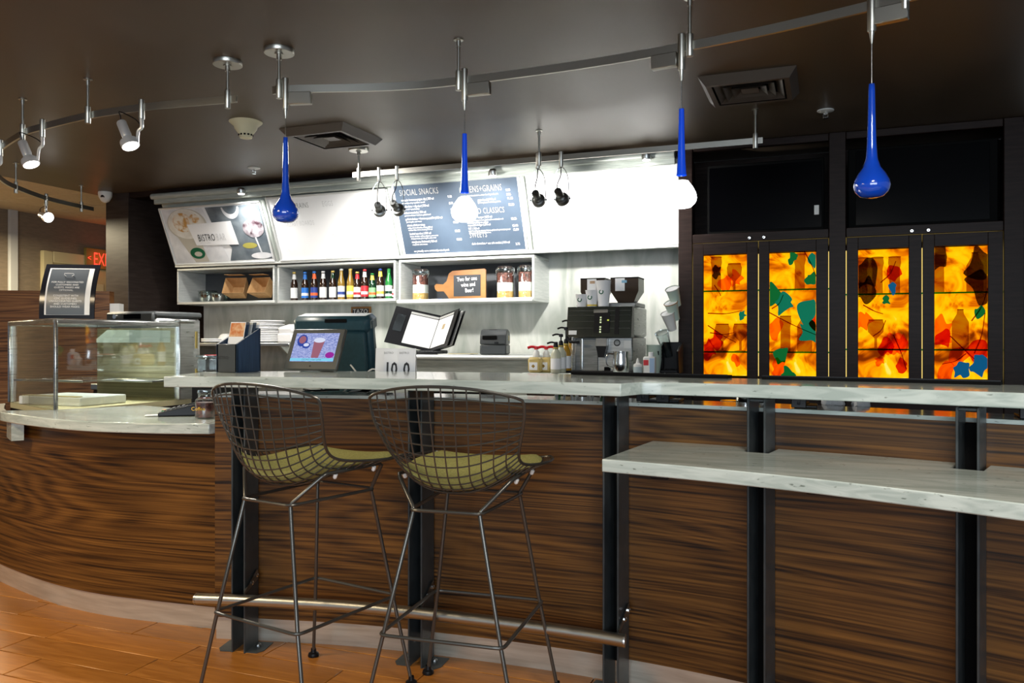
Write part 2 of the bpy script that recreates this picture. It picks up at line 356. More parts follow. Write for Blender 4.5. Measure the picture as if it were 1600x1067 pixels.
# ------------------------------------------------------------------ bar: curves
LC = spline([(-4.6, 3.35), (-4.25, 3.08), (-4.0, 2.93), (-3.79, 2.825), (-3.30, 2.69), (-2.94, 2.646), (-2.63, 2.66), (-2.275, 2.69)], 8)
BC = spline([(-2.27, 2.595), (-2.10, 2.64), (-1.69, 2.725), (-1.33, 2.76), (-.92, 2.775), (-.6, 2.76), (-.25, 2.71), (.12, 2.63), (.5, 2.52), (.9, 2.37), (1.4, 2.13)], 12)
def off(line, d):
    out = []
    for i, p in enumerate(line):
        t = (line[min(i+1, len(line)-1)]-line[max(i-1, 0)]).normalized(); out.append(p+Vector((-t.y, t.x))*d)
    return out
ZL = .866
sc_ = thing('service_counter', 'curved walnut service counter with steel kick plate below display case', 'counter')
MB().ribbon(LC, .098, ZL-.042, .03).build('front_panel', K['walnut'], sc_, label='figured walnut veneer')
MB().ribbon(off(LC, .008), .0, .098, .012).build('kick_plate', K['kick'], sc_)
MB().ribbon(off(LC, .03), .0, ZL-.043, .06).build('carcass', K['espresso'], sc_)
CF = spline([(-3.63, 2.72), (-3.575, 2.665), (-3.40, 2.60), (-3.167, 2.535), (-2.95, 2.495), (-2.775, 2.485), (-2.517, 2.52), (-2.29, 2.585)], 8)
ctp = MB().prism([tuple(p) for p in CF]+[(-2.288, 2.62), (-2.30, 3.0), (-2.83, 3.08), (-3.26, 3.2), (-3.44, 2.84)], ZL-.042, ZL)
ct = thing('countertop', 'white stone worktop with curved front holding the card reader', 'worktop')
ctp.build('slab', K['stone'], ct, bevel=.004)
e0, e1 = Vector((-3.625, 2.735)), Vector((-3.47, 2.64))
MB().ribbon([e0, e1], ZL-.128, ZL-.042, .05).build('end_block', K['stone'], ct)
def seg(line, x0, x1): return [p for p in line if x0-1e-6 <= p.x <= x1+1e-6]
PX = [-2.12, -1.405, -.66, -.175, .385]
def at_x(line, x):
    for i in range(len(line)-1):
        if line[i].x <= x <= line[i+1].x:
            t = (x-line[i].x)/(line[i+1].x-line[i].x); return line[i].lerp(line[i+1], t), (line[i+1]-line[i]).normalized()
bar = thing('bar_counter', 'long curved walnut bar front with panels between steel posts', 'bar')
cuts = [-2.27]+PX[1:]+[1.4]; ZP = .972; u0 = 3.0
for i in range(len(cuts)-1):
    x0, x1 = cuts[i]+.002*(i > 0), cuts[i+1]
    ln = seg(BC, x0, x1-.003)
    if i: ln = [at_x(BC, x0)[0]]+ln
    if i < len(cuts)-2: ln = ln+[at_x(BC, x1-.002)[0]]
    MB().ribbon(ln, .097, ZP, .03, u0=u0+i*1.37).build('front_panel', K['walnut'], bar)
MB().ribbon(off(BC, .03), .098, ZP-.001, .12).build('carcass', K['espresso'], bar)
MB().ribbon(off(BC, .012), 0, .097, .012).build('kick_plate', K['kick'], bar)
MB().ribbon(off(BC, .002), ZP, ZP+.012, .20).build('ledge', K['stone'], bar, label='narrow pale ledge on top of the panels')
wk = thing('bar_work_counter', 'low steel work counter on the staff side of the bar', 'worktop')
MB().ribbon([q for q in off(BC, .26) if q.x > -2.28], .835, .86, .62).build('worktop', K['steel'], wk)
MB().ribbon([q for q in off(BC, .27) if q.x > -2.26], 0, .834, .56).build('cabinet_body', K['blackm'], wk)
# bar top slab
TF = spline([(-2.289, 2.345), (-2.02, 2.42), (-1.744, 2.468), (-1.49, 2.487), (-1.192, 2.489), (-.891, 2.482), (-.590, 2.462)], 8)
TR_ = spline([(-.549, 2.578), (-.434, 2.58), (-.161, 2.544), (.118, 2.49), (.47, 2.395), (.85, 2.25), (1.35, 2.03)], 8)
TB = spline([(-2.45, 2.74), (-2.2, 2.90), (-1.85, 3.03), (-1.5, 3.09), (-1.14, 3.11), (-.7, 3.03), (-.5, 2.98), (.136, 2.90), (.568, 2.81), (1.0, 2.66), (1.55, 2.40)], 6)
bt = thing('countertop', 'long pale streaked stone bar top with stepped front edge', 'bar top')
MB().prism([tuple(p) for p in TF]+[tuple(p) for p in TR_]+[tuple(p) for p in reversed(TB)], 1.025, 1.065).build('slab', K['stone'], bt, bevel=.003)
for x in (-.60, -.53, -.09, .50):                    # flat bar brackets between ledge and slab
    p, t_ = at_x(BC, x); n = Vector((-t_.y, t_.x)); q0 = p+n*.05
    br = MB()
    for s_, w in ((0, .045),):
        br.tube([(q0.x+n.x*.10, q0.y+n.y*.10, 1.018), (q0.x, q0.y, 1.018), (q0.x, q0.y, 1.000), (q0.x, q0.y, .992), (q0.x+n.x*.12, q0.y+n.y*.12, .992)], .007, 6)
    br.box((q0.x, q0.y, 1.0045), (.045, .008, .039), .002); br.box((q0.x+.02, q0.y+.06, .989), (.07, .11, .007), .002)
    br.build('bracket', K['black'], bt)
lg = thing('drink_shelf', 'lower pale stone drink shelf notched around two posts', 'shelf')
SF = spline([(-.600, 2.271), (-.35, 2.225), (-.106, 2.16), (.098, 2.089), (.386, 1.967), (.75, 1.79), (1.2, 1.55)], 6)
SB = spline([(-.548, 2.745), (-.236, 2.70), (.124, 2.622), (.366, 2.555), (.55, 2.495), (.9, 2.36), (1.38, 2.13)], 6)
def notch(line, xs):
    out = []; xs = list(xs)
    for q in line:
        while xs and q.x > xs[0]-.04:
            p, t_ = at_x(BC, xs.pop(0)); n = Vector((-t_.y, t_.x)); out = [k for k in out if k.x < p.x-.05]; out += [p-t_*.037-n*.006, p-t_*.037-n*.126, p+t_*.037-n*.126, p+t_*.037-n*.006]
        if q.x > out[-1].x if out else True: out.append(q)
    return out
SB = notch(SB, PX[3:])
MB().prism([tuple(p) for p in SF]+[tuple(p) for p in reversed(SB)], .821, .858).build('slab', K['stone'], lg, bevel=.003)
for x, y in ((-.44, 2.33), (-.02, 2.24), (.44, 2.03)):
    MB().box((x, y, .813), (.055, .06, .016), .004).build('bracket', K['black'], lg)
# posts
plate = MB().box((0, 0, .51), (.007, .115, 1.02), .002).mesh('side_plate', K['post'])
foot = MB().prism([(0, -.055), (.045, -.055), (.062, -.03), (.062, .055), (0, .055)], 0, .008).mesh('foot_plate', K['post'])
footm = MB().prism([(0, -.055), (-.045, -.055), (-.062, -.03), (-.062, .055), (0, .055)], 0, .008).mesh('foot_plate', K['post'])
core = MB().box((0, .052, .53), (.044, .01, .88), .002).mesh('back_strip', K['blackm'])
bolt = MB().lathe([(.011, 0), (.011, .006), (.008, .010), (0, .012)], 8, cap=False).mesh('bolt', K['steeld'])
where = ['steel bar post by the left end of the foot rail, beside the service counter', 'steel bar post standing between the two wire stools', 'steel bar post at the right end of the foot rail', 'steel bar post rising through the left part of the drink shelf', 'steel bar post rising through the drink shelf, furthest from the stools']
for i, x in enumerate(PX):
    p, t_ = at_x(BC, x); n = Vector((-t_.y, t_.x)); c = p-n*.062
    po = thing('bar_post', where[i], 'post', (c.x, c.y, .001), math.atan2(t_.y, t_.x), 'bar posts')
    for s_ in (-1, 1): dup(plate, 'side_plate', po, (s_*.025, 0, 0))
    dup(footm, 'foot_plate', po, (-.029, 0, 0)); dup(foot, 'foot_plate', po, (.029, 0, 0)); dup(core, 'back_strip', po)
    for s_ in (-1, 1): dup(bolt, 'bolt', po, (s_*.05, .01, .008))
    MB().box((0, 0, 1.014), (.06, .10, .008), .002).build('top_plate', K['post'], po)
    if i > 2:
        MB().box((0, -.03, .115), (.044, .012, .010), .002).build('cross_bar', K['nickel'], po)
        for k_ in range(2): dup(bolt, 'bolt', po, (.0285, -.02+k_*.035, .10+k_*.022), (0, R(90), 0))
# foot rail
RC = off(BC, -.146); RL = [p for p in RC if -2.245 < p.x < -.60]
fr_ = thing('foot_rail', 'brushed steel tubular foot rail along the bar behind the stools', 'rail')
ML = MB().tube([(p.x, p.y, .215) for p in RL], .0215, 18)
ML.build('tube', K['nickel'], fr_)
for e in (RL[0], RL[-1]): MB().lathe([(.0225, -.003), (.0225, .003)], 18, (e.x, e.y, .215), (1, .1, 0)).build('end_cap', K['steel'], fr_)
for i in range(3):
    p, t_ = at_x(BC, PX[i]); n = Vector((-t_.y, t_.x)); c = p-n*.07; ang = math.atan2(t_.y, t_.x)
    b = MB(); b.m = Matrix.Translation((c.x, c.y, 0)) @ Matrix.Rotation(ang, 4, 'Z')
    b.extr([(-.062, .235), (.045, .262), (.045, .298), (.035, .302), (-.066, .243)], Matrix(((0, 0, 1, .030), (1, 0, 0, 0), (0, 1, 0, 0), (0, 0, 0, 1))), .006)
    b.build('bracket', K['steeld'], fr_)
    for k_ in range(2):
        w = Vector((c.x, c.y, 0))+Matrix.Rotation(ang, 3, 'Z') @ Vector((.036, -.01+k_*.04, .262+k_*.018)); MB().lathe([(.008, 0), (.008, .005), (.005, .008), (0, .009)], 8, w, (t_.x, t_.y, 0), cap=False).build('bolt', K['chrome'], fr_)
#@@OBJECTS
# ------------------------------------------------------------------ menu canopy and boards
can = thing('menu_canopy', 'brushed steel canopy trim framing the menu boards', 'canopy')
MB().add([(-5.5, 5.815, 1.86), (-.94, 5.815, 1.86), (-.94, 5.60, 2.44), (-5.5, 5.60, 2.44), (-5.5, 5.83, 1.86), (-.94, 5.83, 1.86), (-.94, 5.615, 2.44), (-5.5, 5.615, 2.44)], [[0, 1, 2, 3], [5, 4, 7, 6], [0, 3, 7, 4], [1, 5, 6, 2], [3, 2, 6, 7], [4, 5, 1, 0]]).build('backing', K['steelc'], can)
MB().tube([(-5.50, 5.505, 2.452), (-.95, 5.505, 2.452)], .026, 14).build('top_roll', K['steelc'], can)
MB().box((-3.225, 5.535, 2.412), (4.55, .03, .045), .004).build('top_rail', K['steelc'], can)
MB().box((-3.225, 5.79, 1.866), (4.55, .04, .024), .004).build('bottom_rail', K['steelw'], can)
BX = [(-5.49, -4.405), (-4.345, -3.205), (-3.150, -2.105), (-2.040, -.945)]; BT = [2.355, 2.378, 2.402, 2.405]
lab = ['menu board with coffee and wine pictures reading BISTRO BAR', 'white menu board with EGGS and BREAKFAST BOARDS headings', 'dark slate menu board reading SOCIAL SNACKS with white price lines', 'blank looking white menu board beside the dark cabinets']
boards = []
for i in range(4):
    x0, x1 = BX[i]; dz = BT[i]-1.882; L = math.hypot(.2, dz); w = x1-x0
    b = bpy.data.objects.new('menu_board', None); COL.objects.link(b); b.location = (x0, 5.775, 1.882); b.rotation_euler = (math.atan2(dz, -.2), 0, 0)
    tag(b, lab[i], 'menu board', 'menu boards under the canopy'); boards.append((b, w, L))
    def bow(s_, t_, w=w, L=L): return (s_*w, t_*L, -.0*math.sin(t_*math.pi))
    MB().grid(bow, 6, 8).build('face', K['slate'] if i == 2 else K['board'], b)
    e = MB()
    for x in (0, w): e.tube([(x, t_/8*L, +.004) for t_ in range(9)], .009, 6)
    e.box((w/2, -.004, .006), (w, .014, .018), .003); e.box((w/2, L+.002, .006), (w, .014, .018), .003)
    e.build('frame', K['white'] if i == 2 else K['steelw'], b)
    if i < 3: MB().box((w+.0285, L/2, -.004), (.034, L+.03, .03), .008).build('divider', K['steelc'], b)
def z_on(L, y): return .0025
# board 2 / 4 headings
b, w, L = boards[1]
for tx, x, y, s_, m in (('FRUITS + GRAINS', .06, L-.10, .062, 'greyt'), ('EGGS', .53, L-.10, .062, 'palet'), ('BREAKFAST BOARDS', .06, L-.245, .055, 'palet'), ('GRIDDLES', .56, L-.37, .055, 'board'), ('1.75', .08, .07, .03, 'palet')):
    lettering(tx, s_, K[m] if m != 'board' else K['palet'], b, (x, y, z_on(L, y)+.001), sx=.62, space=1.15)
b, w, L = boards[3]; lettering('STARBUCKS', .06, K['palet'], b, (.06, L-.14, z_on(L, L-.14)+.001), sx=.6, space=1.3)
# board 3
b, w, L = boards[2]
lines = [('SOCIAL SNACKS', .05, .075, .068, 'greyt'), ('GREENS+GRAINS', .56, .085, .068, 'greyt'), ('BISTRO CLASSICS', .58, .24, .062, 'greyt'), ('SWEETS', .59, .41, .062, 'greyt'),
 ('avocado hummus yogurt dip | 380 cal', .055, .115, .024, 'w'), ('pita wedges, crisp vegetables, sea salt', .058, .135, .017, 'w'), ('truffle fries + dip duo | 390 cal', .057, .163, .024, 'w'), ('garlic aioli + spicy ketchup', .06, .181, .017, 'w'),
 ('chilled meatballs | 380 cal', .06, .209, .024, 'w'), ('parmesan cheese + marinara, grilled bread', .063, .227, .017, 'w'), ('grilled chicken + bacon quesadilla | 890 cal', .064, .256, .024, 'w'), ('pico de gallo, sour cream', .067, .274, .017, 'w'),
 ('classic chicken wings', .07, .302, .024, 'w'), ('celery, choice of buffalo or bbq | 870 cal', .072, .320, .017, 'w'), ('ranch or blue cheese dressing | 910 cal', .074, .336, .017, 'w'), ('loaded tot-chos | 870 cal', .078, .366, .024, 'w'),
 ('bacon, cheddar, scallion, jalapeno, sour cream', .08, .384, .017, 'w'), ('crispy potatoes, pico de gallo, salsa verde', .083, .400, .017, 'w'), ('margherita flatbread | 720 cal', .085, .428, .024, 'w'), ('mozzarella, basil, tomato', .088, .446, .017, 'w'), ('we proudly serve sustainably raised pork', .09, .498, .024, 'w'),
 ('romaine, parmesan, croutons, caesar dressing on the side', .565, .112, .017, 'w'), ('grain bowl | 740 cal', .70, .150, .024, 'w'), ('quinoa, greens, roasted vegetables', .70, .166, .017, 'w'), ('burger | 890 cal', .68, .272, .024, 'w'), ('cheddar, lettuce, tomato, garlic aioli on a brioche roll', .60, .290, .017, 'w'),
 ('roasted turkey on wheat', .59, .308, .022, 'w'), ('impossible burger | 690 cal', .59, .326, .022, 'w'), ('BLT | 700 cal', .59, .350, .022, 'w'), ('applewood bacon, tomato, lettuce, garlic aioli, parmesan spread', .59, .366, .017, 'w'), ('choice of fries, small salad or fruit', .59, .382, .017, 'w'), ('dark chocolate + sea salt cookie | 390 cal', .60, .462, .024, 'w')]
for tx, x, y, s_, m in lines:
    yy = (L-y*L/.52); lettering(tx, s_, K['greyt'] if m == 'greyt' else K['whitet'], b, (x, yy-.004, z_on(L, yy)+.0015), sx=.62 if m == 'greyt' else .78, space=1.1 if m == 'greyt' else 1)
for x, ys in ((.45, (.115, .163, .209, .256, .302, .366, .428)), (.93, (.098, .128, .155, .20, .30, .35, .378, .482))):
    for k_, y in enumerate(ys):
        yy = L-y*L/.52; lettering(['9.50', '8.75', '11.25', '12.50', '10.25', '13.00', '12.00', '3.75'][k_], .026, K['whitet'], b, (x+y*.06, yy, z_on(L, yy)+.0015), sx=.8)
# board 1: printed picture built as flat colour areas
b, w, L = boards[0]
def patch(name, poly, m, dz=.002):
    n = len(poly); MB().add([(x*w, y*L, z_on(L, y*L)+dz) for x, y in poly], [list(range(n))]).build(name, m, b)
def ell(cx, cy, rx, ry, n=28, a0=0, a1=2*math.pi): return [(cx+rx*math.cos(a0+(a1-a0)*k_/n), cy+ry*math.sin(a0+(a1-a0)*k_/n)) for k_ in range(n+(a1-a0 < 6.2))]
K['photo_grey'] = mottled('print_grey_blue', (.08, .10, .12), (.17, .20, .22), nscale=7, rough=.35, coords='Object')
K['marble'] = mottled('print_marble', (.55, .56, .58), (.78, .78, .79), nscale=6, rough=.35)
K['foam'] = mottled('print_milk_foam', (.62, .58, .50), (.75, .73, .68), nscale=9, rough=.35)
K['cinn'] = mottled('print_cinnamon', (.50, .26, .07), (.72, .66, .56), nscale=18, rough=.35, lo=.4, hi=.58)
K['cup'] = mat('print_cup', (.48, .45, .38), .4); K['sgreen'] = mat('emblem_green', (.0, .10, .045), .4); K['wine'] = mottled('print_wine', (.05, .02, .03), (.45, .42, .45), nscale=16, rough=.35)
patch('print_marble', [(.02, .03), (.57, .03), (.43, .97), (.02, .97)], K['marble'])
patch('print_table', [(.46, .97), (.98, .97), (.98, .04), (.57, .03), (.62, .25), (.50, .60)], K['photo_grey'])
patch('print_cup', [(.10, .52), (.33, .40), (.36, .03), (.22, .03)], K['cup'], .003)
patch('print_saucer', ell(.24, .70, .20, .28), K['cup'], .0035)
patch('print_foam', ell(.235, .71, .185, .26), K['foam'], .004)
patch('print_cinnamon', ell(.20, .74, .10, .17, 14), K['cinn'], .0045); patch('print_cinnamon', ell(.33, .80, .05, .08, 12), K['cinn'], .0045)
patch('print_emblem', ell(.265, .19, .075, .10), K['sgreen'], .004); patch('print_emblem', ell(.27, .175, .04, .045, 12), K['cup'], .0045)
patch('print_glass', ell(.70, .95, .085, .20, 24, math.pi, 2*math.pi), K['marble'], .003); patch('print_glass', ell(.70, .97, .07, .14, 24, math.pi, 2*math.pi), K['photo_grey'], .0035)
patch('print_wine_glass', ell(.87, .68, .11, .28), K['photo_grey'], .004); patch('print_wine', ell(.875, .57, .10, .155), K['wine'], .0045)
patch('print_stem', [(.868, .42), (.882, .42), (.905, .14), (.89, .14)], K['marble'], .0045); patch('print_foot', ell(.89, .10, .10, .055), K['marble'], .0045)
patch('print_lemon', ell(.80, .28, .07, .05), mat('print_yellow', (.38, .34, .08), .4), .003)
patch('print_card', [(.28, .33), (.70, .31), (.68, .72), (.24, .70)], K['board'], .007)
o = lettering('BISTRO', .088, K['blackt'], b, (.315*w, .40*L, z_on(L, .40*L)+.009), sx=.60, space=1.1)
o = lettering('BAR', .088, K['palet'], b, (.50*w, .40*L, z_on(L, .40*L)+.009), sx=.55, space=1.2)
lettering('starbucks coffee', .018, K['palet'], b, (.32*w, .36*L, z_on(L, .36*L)+.009))
# canopy downlights
for i, (u, v) in enumerate(((377, 303), (770, 275), (1010, 250))):
    p = at(u, v, 5.46)
    o = thing('canopy_light', ['small round lamp over the picture menu board', 'small round lamp over the slate menu board', 'small round lamp over the white menu board by the cabinets'][i], 'lamp', p, 0, 'lamps along the menu canopy')
    MB().lathe([(.030, 0), (.034, .012), (.034, .035), (.02, .05)], 16, (0, 0, 0)).build('housing', K['steel'], o)
    MB().lathe([(.0, -.004), (.024, -.004), (.027, .001)], 16, cap=False).build('lens', K['lamp'], o)
    MB().box((0, .03, .02), (.02, .05, .012), .003).build('bracket', K['steel'], o)
    light('canopy_lamp', 'SPOT', p+Vector((0, -.03, -.03)), 34 if i == 0 else 14, (1, .98, .94), p+Vector((0, .16, -.6)), spot_size=R(150), spot_blend=.8, shadow_soft_size=.03)
# ------------------------------------------------------------------ steel wall shelves
US = [(-5.505, -4.435, 1.520), (-4.405, -3.250, 1.515), (-3.220, -2.058, 1.495)]; SHZ = []
slab = ['steel box shelf holding kraft boxes and plastic bowls', 'steel box shelf holding the row of beer bottles', 'steel box shelf holding jars and a chalkboard sign']
for i, (x0, x1, z0) in enumerate(US):
    o = thing('box_shelf', slab[i], 'shelf', (x0, 5.80, z0), 0, 'steel box shelves under the menu boards'); w = x1-x0; z1 = 1.846-z0
    MB().box((w/2, .18, .011), (w, .36, .022), .003).build('bottom', K['steelw'], o); MB().box((w/2, .18, z1-.01), (w, .36, .02), .003).build('top', K['steelw'], o)
    for x in (.009, w-.009): MB().box((x, .18, z1/2), (.018, .36, z1-.044), .002).build('side', K['steelw'], o)
    MB().box((w/2, .352, z1/2), (w-.036, .012, z1-.044), .002).build('back', K['shelfback'], o)
    if i == 2: MB().box((w/2-.005, -.012, .012), (w+.01, .03, .034), .008).build('lip', K['steelw'], o)
    SHZ.append(z0+.0225)
# ------------------------------------------------------------------ bottles
def bottle(name, u, v0, v1, Y, glass, label, capm, lcol, lab_txt, neck=None, group='beer bottles on the steel shelf', lcol2=None):
    p = at(u, v1, Y); zb = SHZ[1]; top = at(u, v0, Y).z; h = top-zb; k_ = h/.235
    o = thing(name, lab_txt, 'bottle', (p.x, Y, zb), 0, group)
    r = .0305
    MB().lathe([(.0, 0), (r*.92, 0), (r, .006), (r, .125*k_), (r*.93, .145*k_), (r*.55, .18*k_), (.0145, .20*k_), (.0135, .226*k_)], 16, cap=False).build('glass', glass, o)
    MB().lathe([(.0152, .222*k_), (.0158, .226*k_), (.0148, .235*k_), (0, .2355*k_)], 14, cap=False).build('cap', capm, o)
    MB().lathe([(r+.0006, .022*k_), (r+.0006, .105*k_)], 20, cap=False).build('label', lcol, o)
    if lcol2: MB().lathe([(r+.0010, .04*k_), (r+.0010, .062*k_)], 20, cap=False).build('label_band', lcol2, o)
    if neck: MB().lathe([(r*.62, .174*k_), (.0158, .198*k_), (.0148, .215*k_)], 14, cap=False).build('neck_label', neck, o)
    return o
brown = mat('brown_glass', (.020, .008, .004), .1, spec=.7); dgreen = mat('dark_green_glass', (.004, .03, .012), .1, spec=.7); lgreen = mat('green_glass', (.01, .16, .03), .1, spec=.7); amber = mat('clear_beer_glass', (.24, .14, .02), .08, spec=.7); clearb = mat('pale_glass', (.50, .52, .50), .1)
def c_(r, g, b): return mat('print_%d_%d_%d' % (r*99, g*99, b*99), (r, g, b), .45)
gold, silver = c_(.5, .36, .08), c_(.6, .62, .62); wht, blu, dbl, org, redl, grl, ylw = c_(.72, .72, .7), c_(.02, .16, .55), c_(.02, .05, .25), c_(.75, .12, .03), c_(.55, .02, .03), c_(.20, .42, .20), c_(.75, .55, .08)
BT_ = [(459.7, 425, brown, gold, wht, 'brown beer bottle with white label and gold cap, first in the row', wht, None), (476.6, 425, brown, blu, blu, 'brown beer bottle with bright blue label and blue cap', blu, wht), (491, 424, brown, blu, dbl, 'brown beer bottle with navy label and orange band', org, org), (505, 423.5, brown, silver, wht, 'brown beer bottle with oval white label and silver neck', silver, None),
 (520, 423, brown, gold, wht, 'brown beer bottle with white label, gold cap and green neck', dgreen, None), (533.3, 420, amber, silver, silver, 'clear beer bottle with silver label and blue band', None, dbl), (547.4, 419.7, amber, gold, ylw, 'clear beer bottle with yellow label and gold cap', None, wht), (558.3, 424.7, brown, gold, wht, 'short brown bottle with white label and red band', redl, redl),
 (569.8, 420.8, brown, redl, redl, 'brown beer bottle with red label and red cap', silver, wht), (581.8, 427, dgreen, lgreen, grl, 'short dark green bottle with pale green label', ylw, org), (594.3, 420, brown, dbl, wht, 'brown beer bottle with white and yellow label, purple cap', ylw, ylw), (607.6, 420, lgreen, lgreen, silver, 'bright green glass beer bottle with green cap', None, dgreen), (618.5, 433, brown, dbl, wht, 'short dark bottle with white label at the end of the row', None, redl)]
for i, (u, v0, g, cp, lc, tx, nk, l2) in enumerate(BT_): bottle('beer_bottle', u, v0, 467.8-(u-460)*.02, 5.90, g, None, cp, lc, tx, nk, lcol2=l2)
# jars with layered sugar
def jar(u0_, u1_, v0, Y, tx):
    z0 = SHZ[2]; pa_, pb_ = at(u0_, 460, Y), at(u1_, 460, Y); r = (pb_-pa_).length/2; c = (pa_+pb_)/2; h = at((u0_+u1_)/2, v0, Y).z-z0
    o = thing('storage_jar', tx, 'jar', (c.x, Y, z0), 0, 'layered storage jars on the shelf')
    MB().lathe([(r*.95, .001), (r*.96, h*.20), (r*.95, h*.24)], 20).build('golden_layer', K['oats'], o); MB().lathe([(r*.95, h*.241), (r*.95, h*.50)], 20).build('white_layer', K['sugar'], o); MB().lathe([(r*.95, h*.501), (r*.95, h*.79)], 20).build('bean_layer', K['bean'], o)
    MB().lathe([(r, 0), (r, h*.82), (r*.9, h*.86)], 24, cap=False).build('glass', K['glass'], o)
    MB().lathe([(r*1.04, h*.85), (r*1.06, h*.88), (r*1.04, h*.95), (r*.8, h), (0, h)], 24, cap=False).build('lid', K['plasticclear'], o)
    MB().tube([(r*1.0, -.02, h*.70), (r*1.15, 0, h*.84), (r*1.1, 0, h*.95)], .003, 6).build('clasp', K['chrome'], o); MB().tube([(-r*1.0, -.02, h*.70), (-r*1.15, 0, h*.84), (-r*1.1, 0, h*.95)], .003, 6).build('clasp', K['chrome'], o)
jar(645.5, 668.5, 420.5, 5.92, 'layered jar of beans and sugar beside the green bottles end of the shelf'); jar(777, 802, 416, 5.92, 'layered jar of beans and sugar right beside the chalkboard sign'); jar(810.5, 832, 414.5, 5.95, 'layered jar of beans and sugar in the right corner of the shelf')
# chalkboard paddle
p = at(735, 462, 5.90); s_ = 1/px(p)
o = thing('chalkboard_sign', 'wooden paddle board with handwritten chalk offer on shelf', 'sign', (p.x, 5.90, SHZ[2]), 0)
M_ = Matrix(((1, 0, 0, 0), (0, 0, -1, .01), (0, 1, 0, .001), (0, 0, 0, 1)))
ou = [(-60, 18), (-56, 14), (-45, 14), (-40, 8), (-34, 0), (24, 0), (26, 2), (26, 46), (24, 48), (-30, 46), (-36, 42), (-40, 30), (-46, 25), (-58, 26), (-61, 23)]
MB().extr([(x*s_*1.02, y*s_) for x, y in ou], M_, .016).build('paddle', K['board_wood'], o, bevel=.002)
MB().box((-5*s_, -.0075, 22.5*s_), (46*s_, .003, 33*s_), .001).build('slate', K['chalk'], o)
for k_, tx in enumerate(('Two for one', 'wine and', 'Beer!')): lettering(tx, .047, K['whitet'], o, ((-5+k_*2)*s_, -.0095, (30-k_*9)*s_), (R(90), R(-3), 0), 'CENTER', sx=.72)
o = thing('marker_pen', 'blue marker pen lying before the wooden sign', 'pen', at(681, 463, 5.86)*1, 0); o.location.z = SHZ[2]+.006
MB().cyl((-.04, 0, 0), (.02, 0, 0), .006, 10).build('barrel', K['whitep'], o); MB().cyl((.0205, 0, 0), (.055, 0, 0), .0068, 10).build('cap', blu, o)
# kraft trays and plastic bowls
for i, (u, v, sc, rz) in enumerate(((371, 468, .98, .25), (411, 467.5, .96, -.05))):
    p = at(u, v, 5.92)
    o = thing('kraft_box', ['open brown kraft takeaway box next to the clear bowls', 'open brown kraft takeaway box next to the beer bottles'][i], 'box', (p.x, 5.92, SHZ[0]), rz, 'kraft boxes on the shelf')
    a_, b_, h = .075*sc, .06*sc, .13*sc
    bt0 = [(-a_, -b_), (a_, -b_), (a_, b_), (-a_, b_)]; tp = [(x*1.35, y*1.35) for x, y in bt0]
    rot = Matrix.Rotation(R(62), 4, 'X'); sh = Matrix.Translation((0, .05, .085*sc))
    for k_ in range(4):
        m_ = MB(); m_.m = sh @ rot; q0, q1 = bt0[k_], bt0[(k_+1) % 4]; t0, t1 = tp[k_], tp[(k_+1) % 4]
        m_.add([(q0[0], q0[1], 0), (q1[0], q1[1], 0), (t1[0], t1[1], h), (t0[0], t0[1], h), (q0[0]*.97, q0[1]*.97, 0), (q1[0]*.97, q1[1]*.97, 0), (t1[0]*.98, t1[1]*.98, h), (t0[0]*.98, t0[1]*.98, h)], [[0, 1, 2, 3], [5, 4, 7, 6], [3, 2, 6, 7], [0, 3, 7, 4], [1, 5, 6, 2]])
        m_.build('wall', K['kraft'], o)
    m_ = MB(); m_.m = sh @ rot; m_.box((0, 0, 0), (a_*2, b_*2, .003), .001); m_.build('base', K['kraft'], o)
    m_ = MB(); m_.m = sh @ rot; m_.box((0, b_*1.45, h+.035*sc), (a_*2.2, .003, .085*sc), .001, Matrix.Rotation(R(25), 3, 'X')); m_.build('flap', K['kraft'], o)
for i, (u, dz) in enumerate(((325, 0), (325.4, .014), (324.6, .028), (343, 0))):
    p = at(u, 472, 5.95); o = thing('plastic_bowl', ['lowest clear plastic bowl of the nested stack on the shelf', 'middle clear plastic bowl of the nested stack on the shelf', 'topmost clear plastic bowl of the nested stack on the shelf', 'single clear plastic bowl between the bowl stack and kraft box'][i], 'bowl', (p.x, 5.95, SHZ[0]+dz), 0, 'stacked clear bowls' if i < 3 else 'single clear bowl')
    MB().lathe([(.06, 0), (.075, .02), (.082, .07), (.088, .074), (.086, .077), (.079, .071), (.072, .022), (.058, .003)], 24, cap=False).build('shell', K['plasticclear'], o); MB().lathe([(.0, .0), (.06, .0)], 24, cap=False).build('base', K['plasticclear'], o)
# ------------------------------------------------------------------ dark cabinets with TVs and stained glass
CX = [(-.837, .018), (.121, .985)]; ZT0, ZT1 = 1.908, 2.47; ZD = 1.846
E_ = K['espresso']
cb = thing('back_bar_cabinet', 'tall espresso wood cabinet wall with screens and lit glass doors', 'cabinet', (-.93, YB, 0))
def cbx(name, x0, x1, y0, y1, z0, z1, m=E_, b=.003): return MB().box(((x0+x1)/2+.93, (y0+y1)/2-YB, (z0+z1)/2), (x1-x0, y1-y0, z1-z0), b).build(name, m, cb)
for x0, x1 in ((-.932, -.839), (.020, .119), (.987, 1.09)): cbx('stile', x0, x1, YB, YB+.05, 0, 2.517)
for x0, x1 in CX:
    cbx('top_rail', x0, x1, YB+.01, YB+.05, ZT1, 2.517); cbx('mid_rail', x0, x1, YB, YB+.05, ZD+.003, ZT0); cbx('plinth', x0, x1, YB, YB+.05, 0, .92)
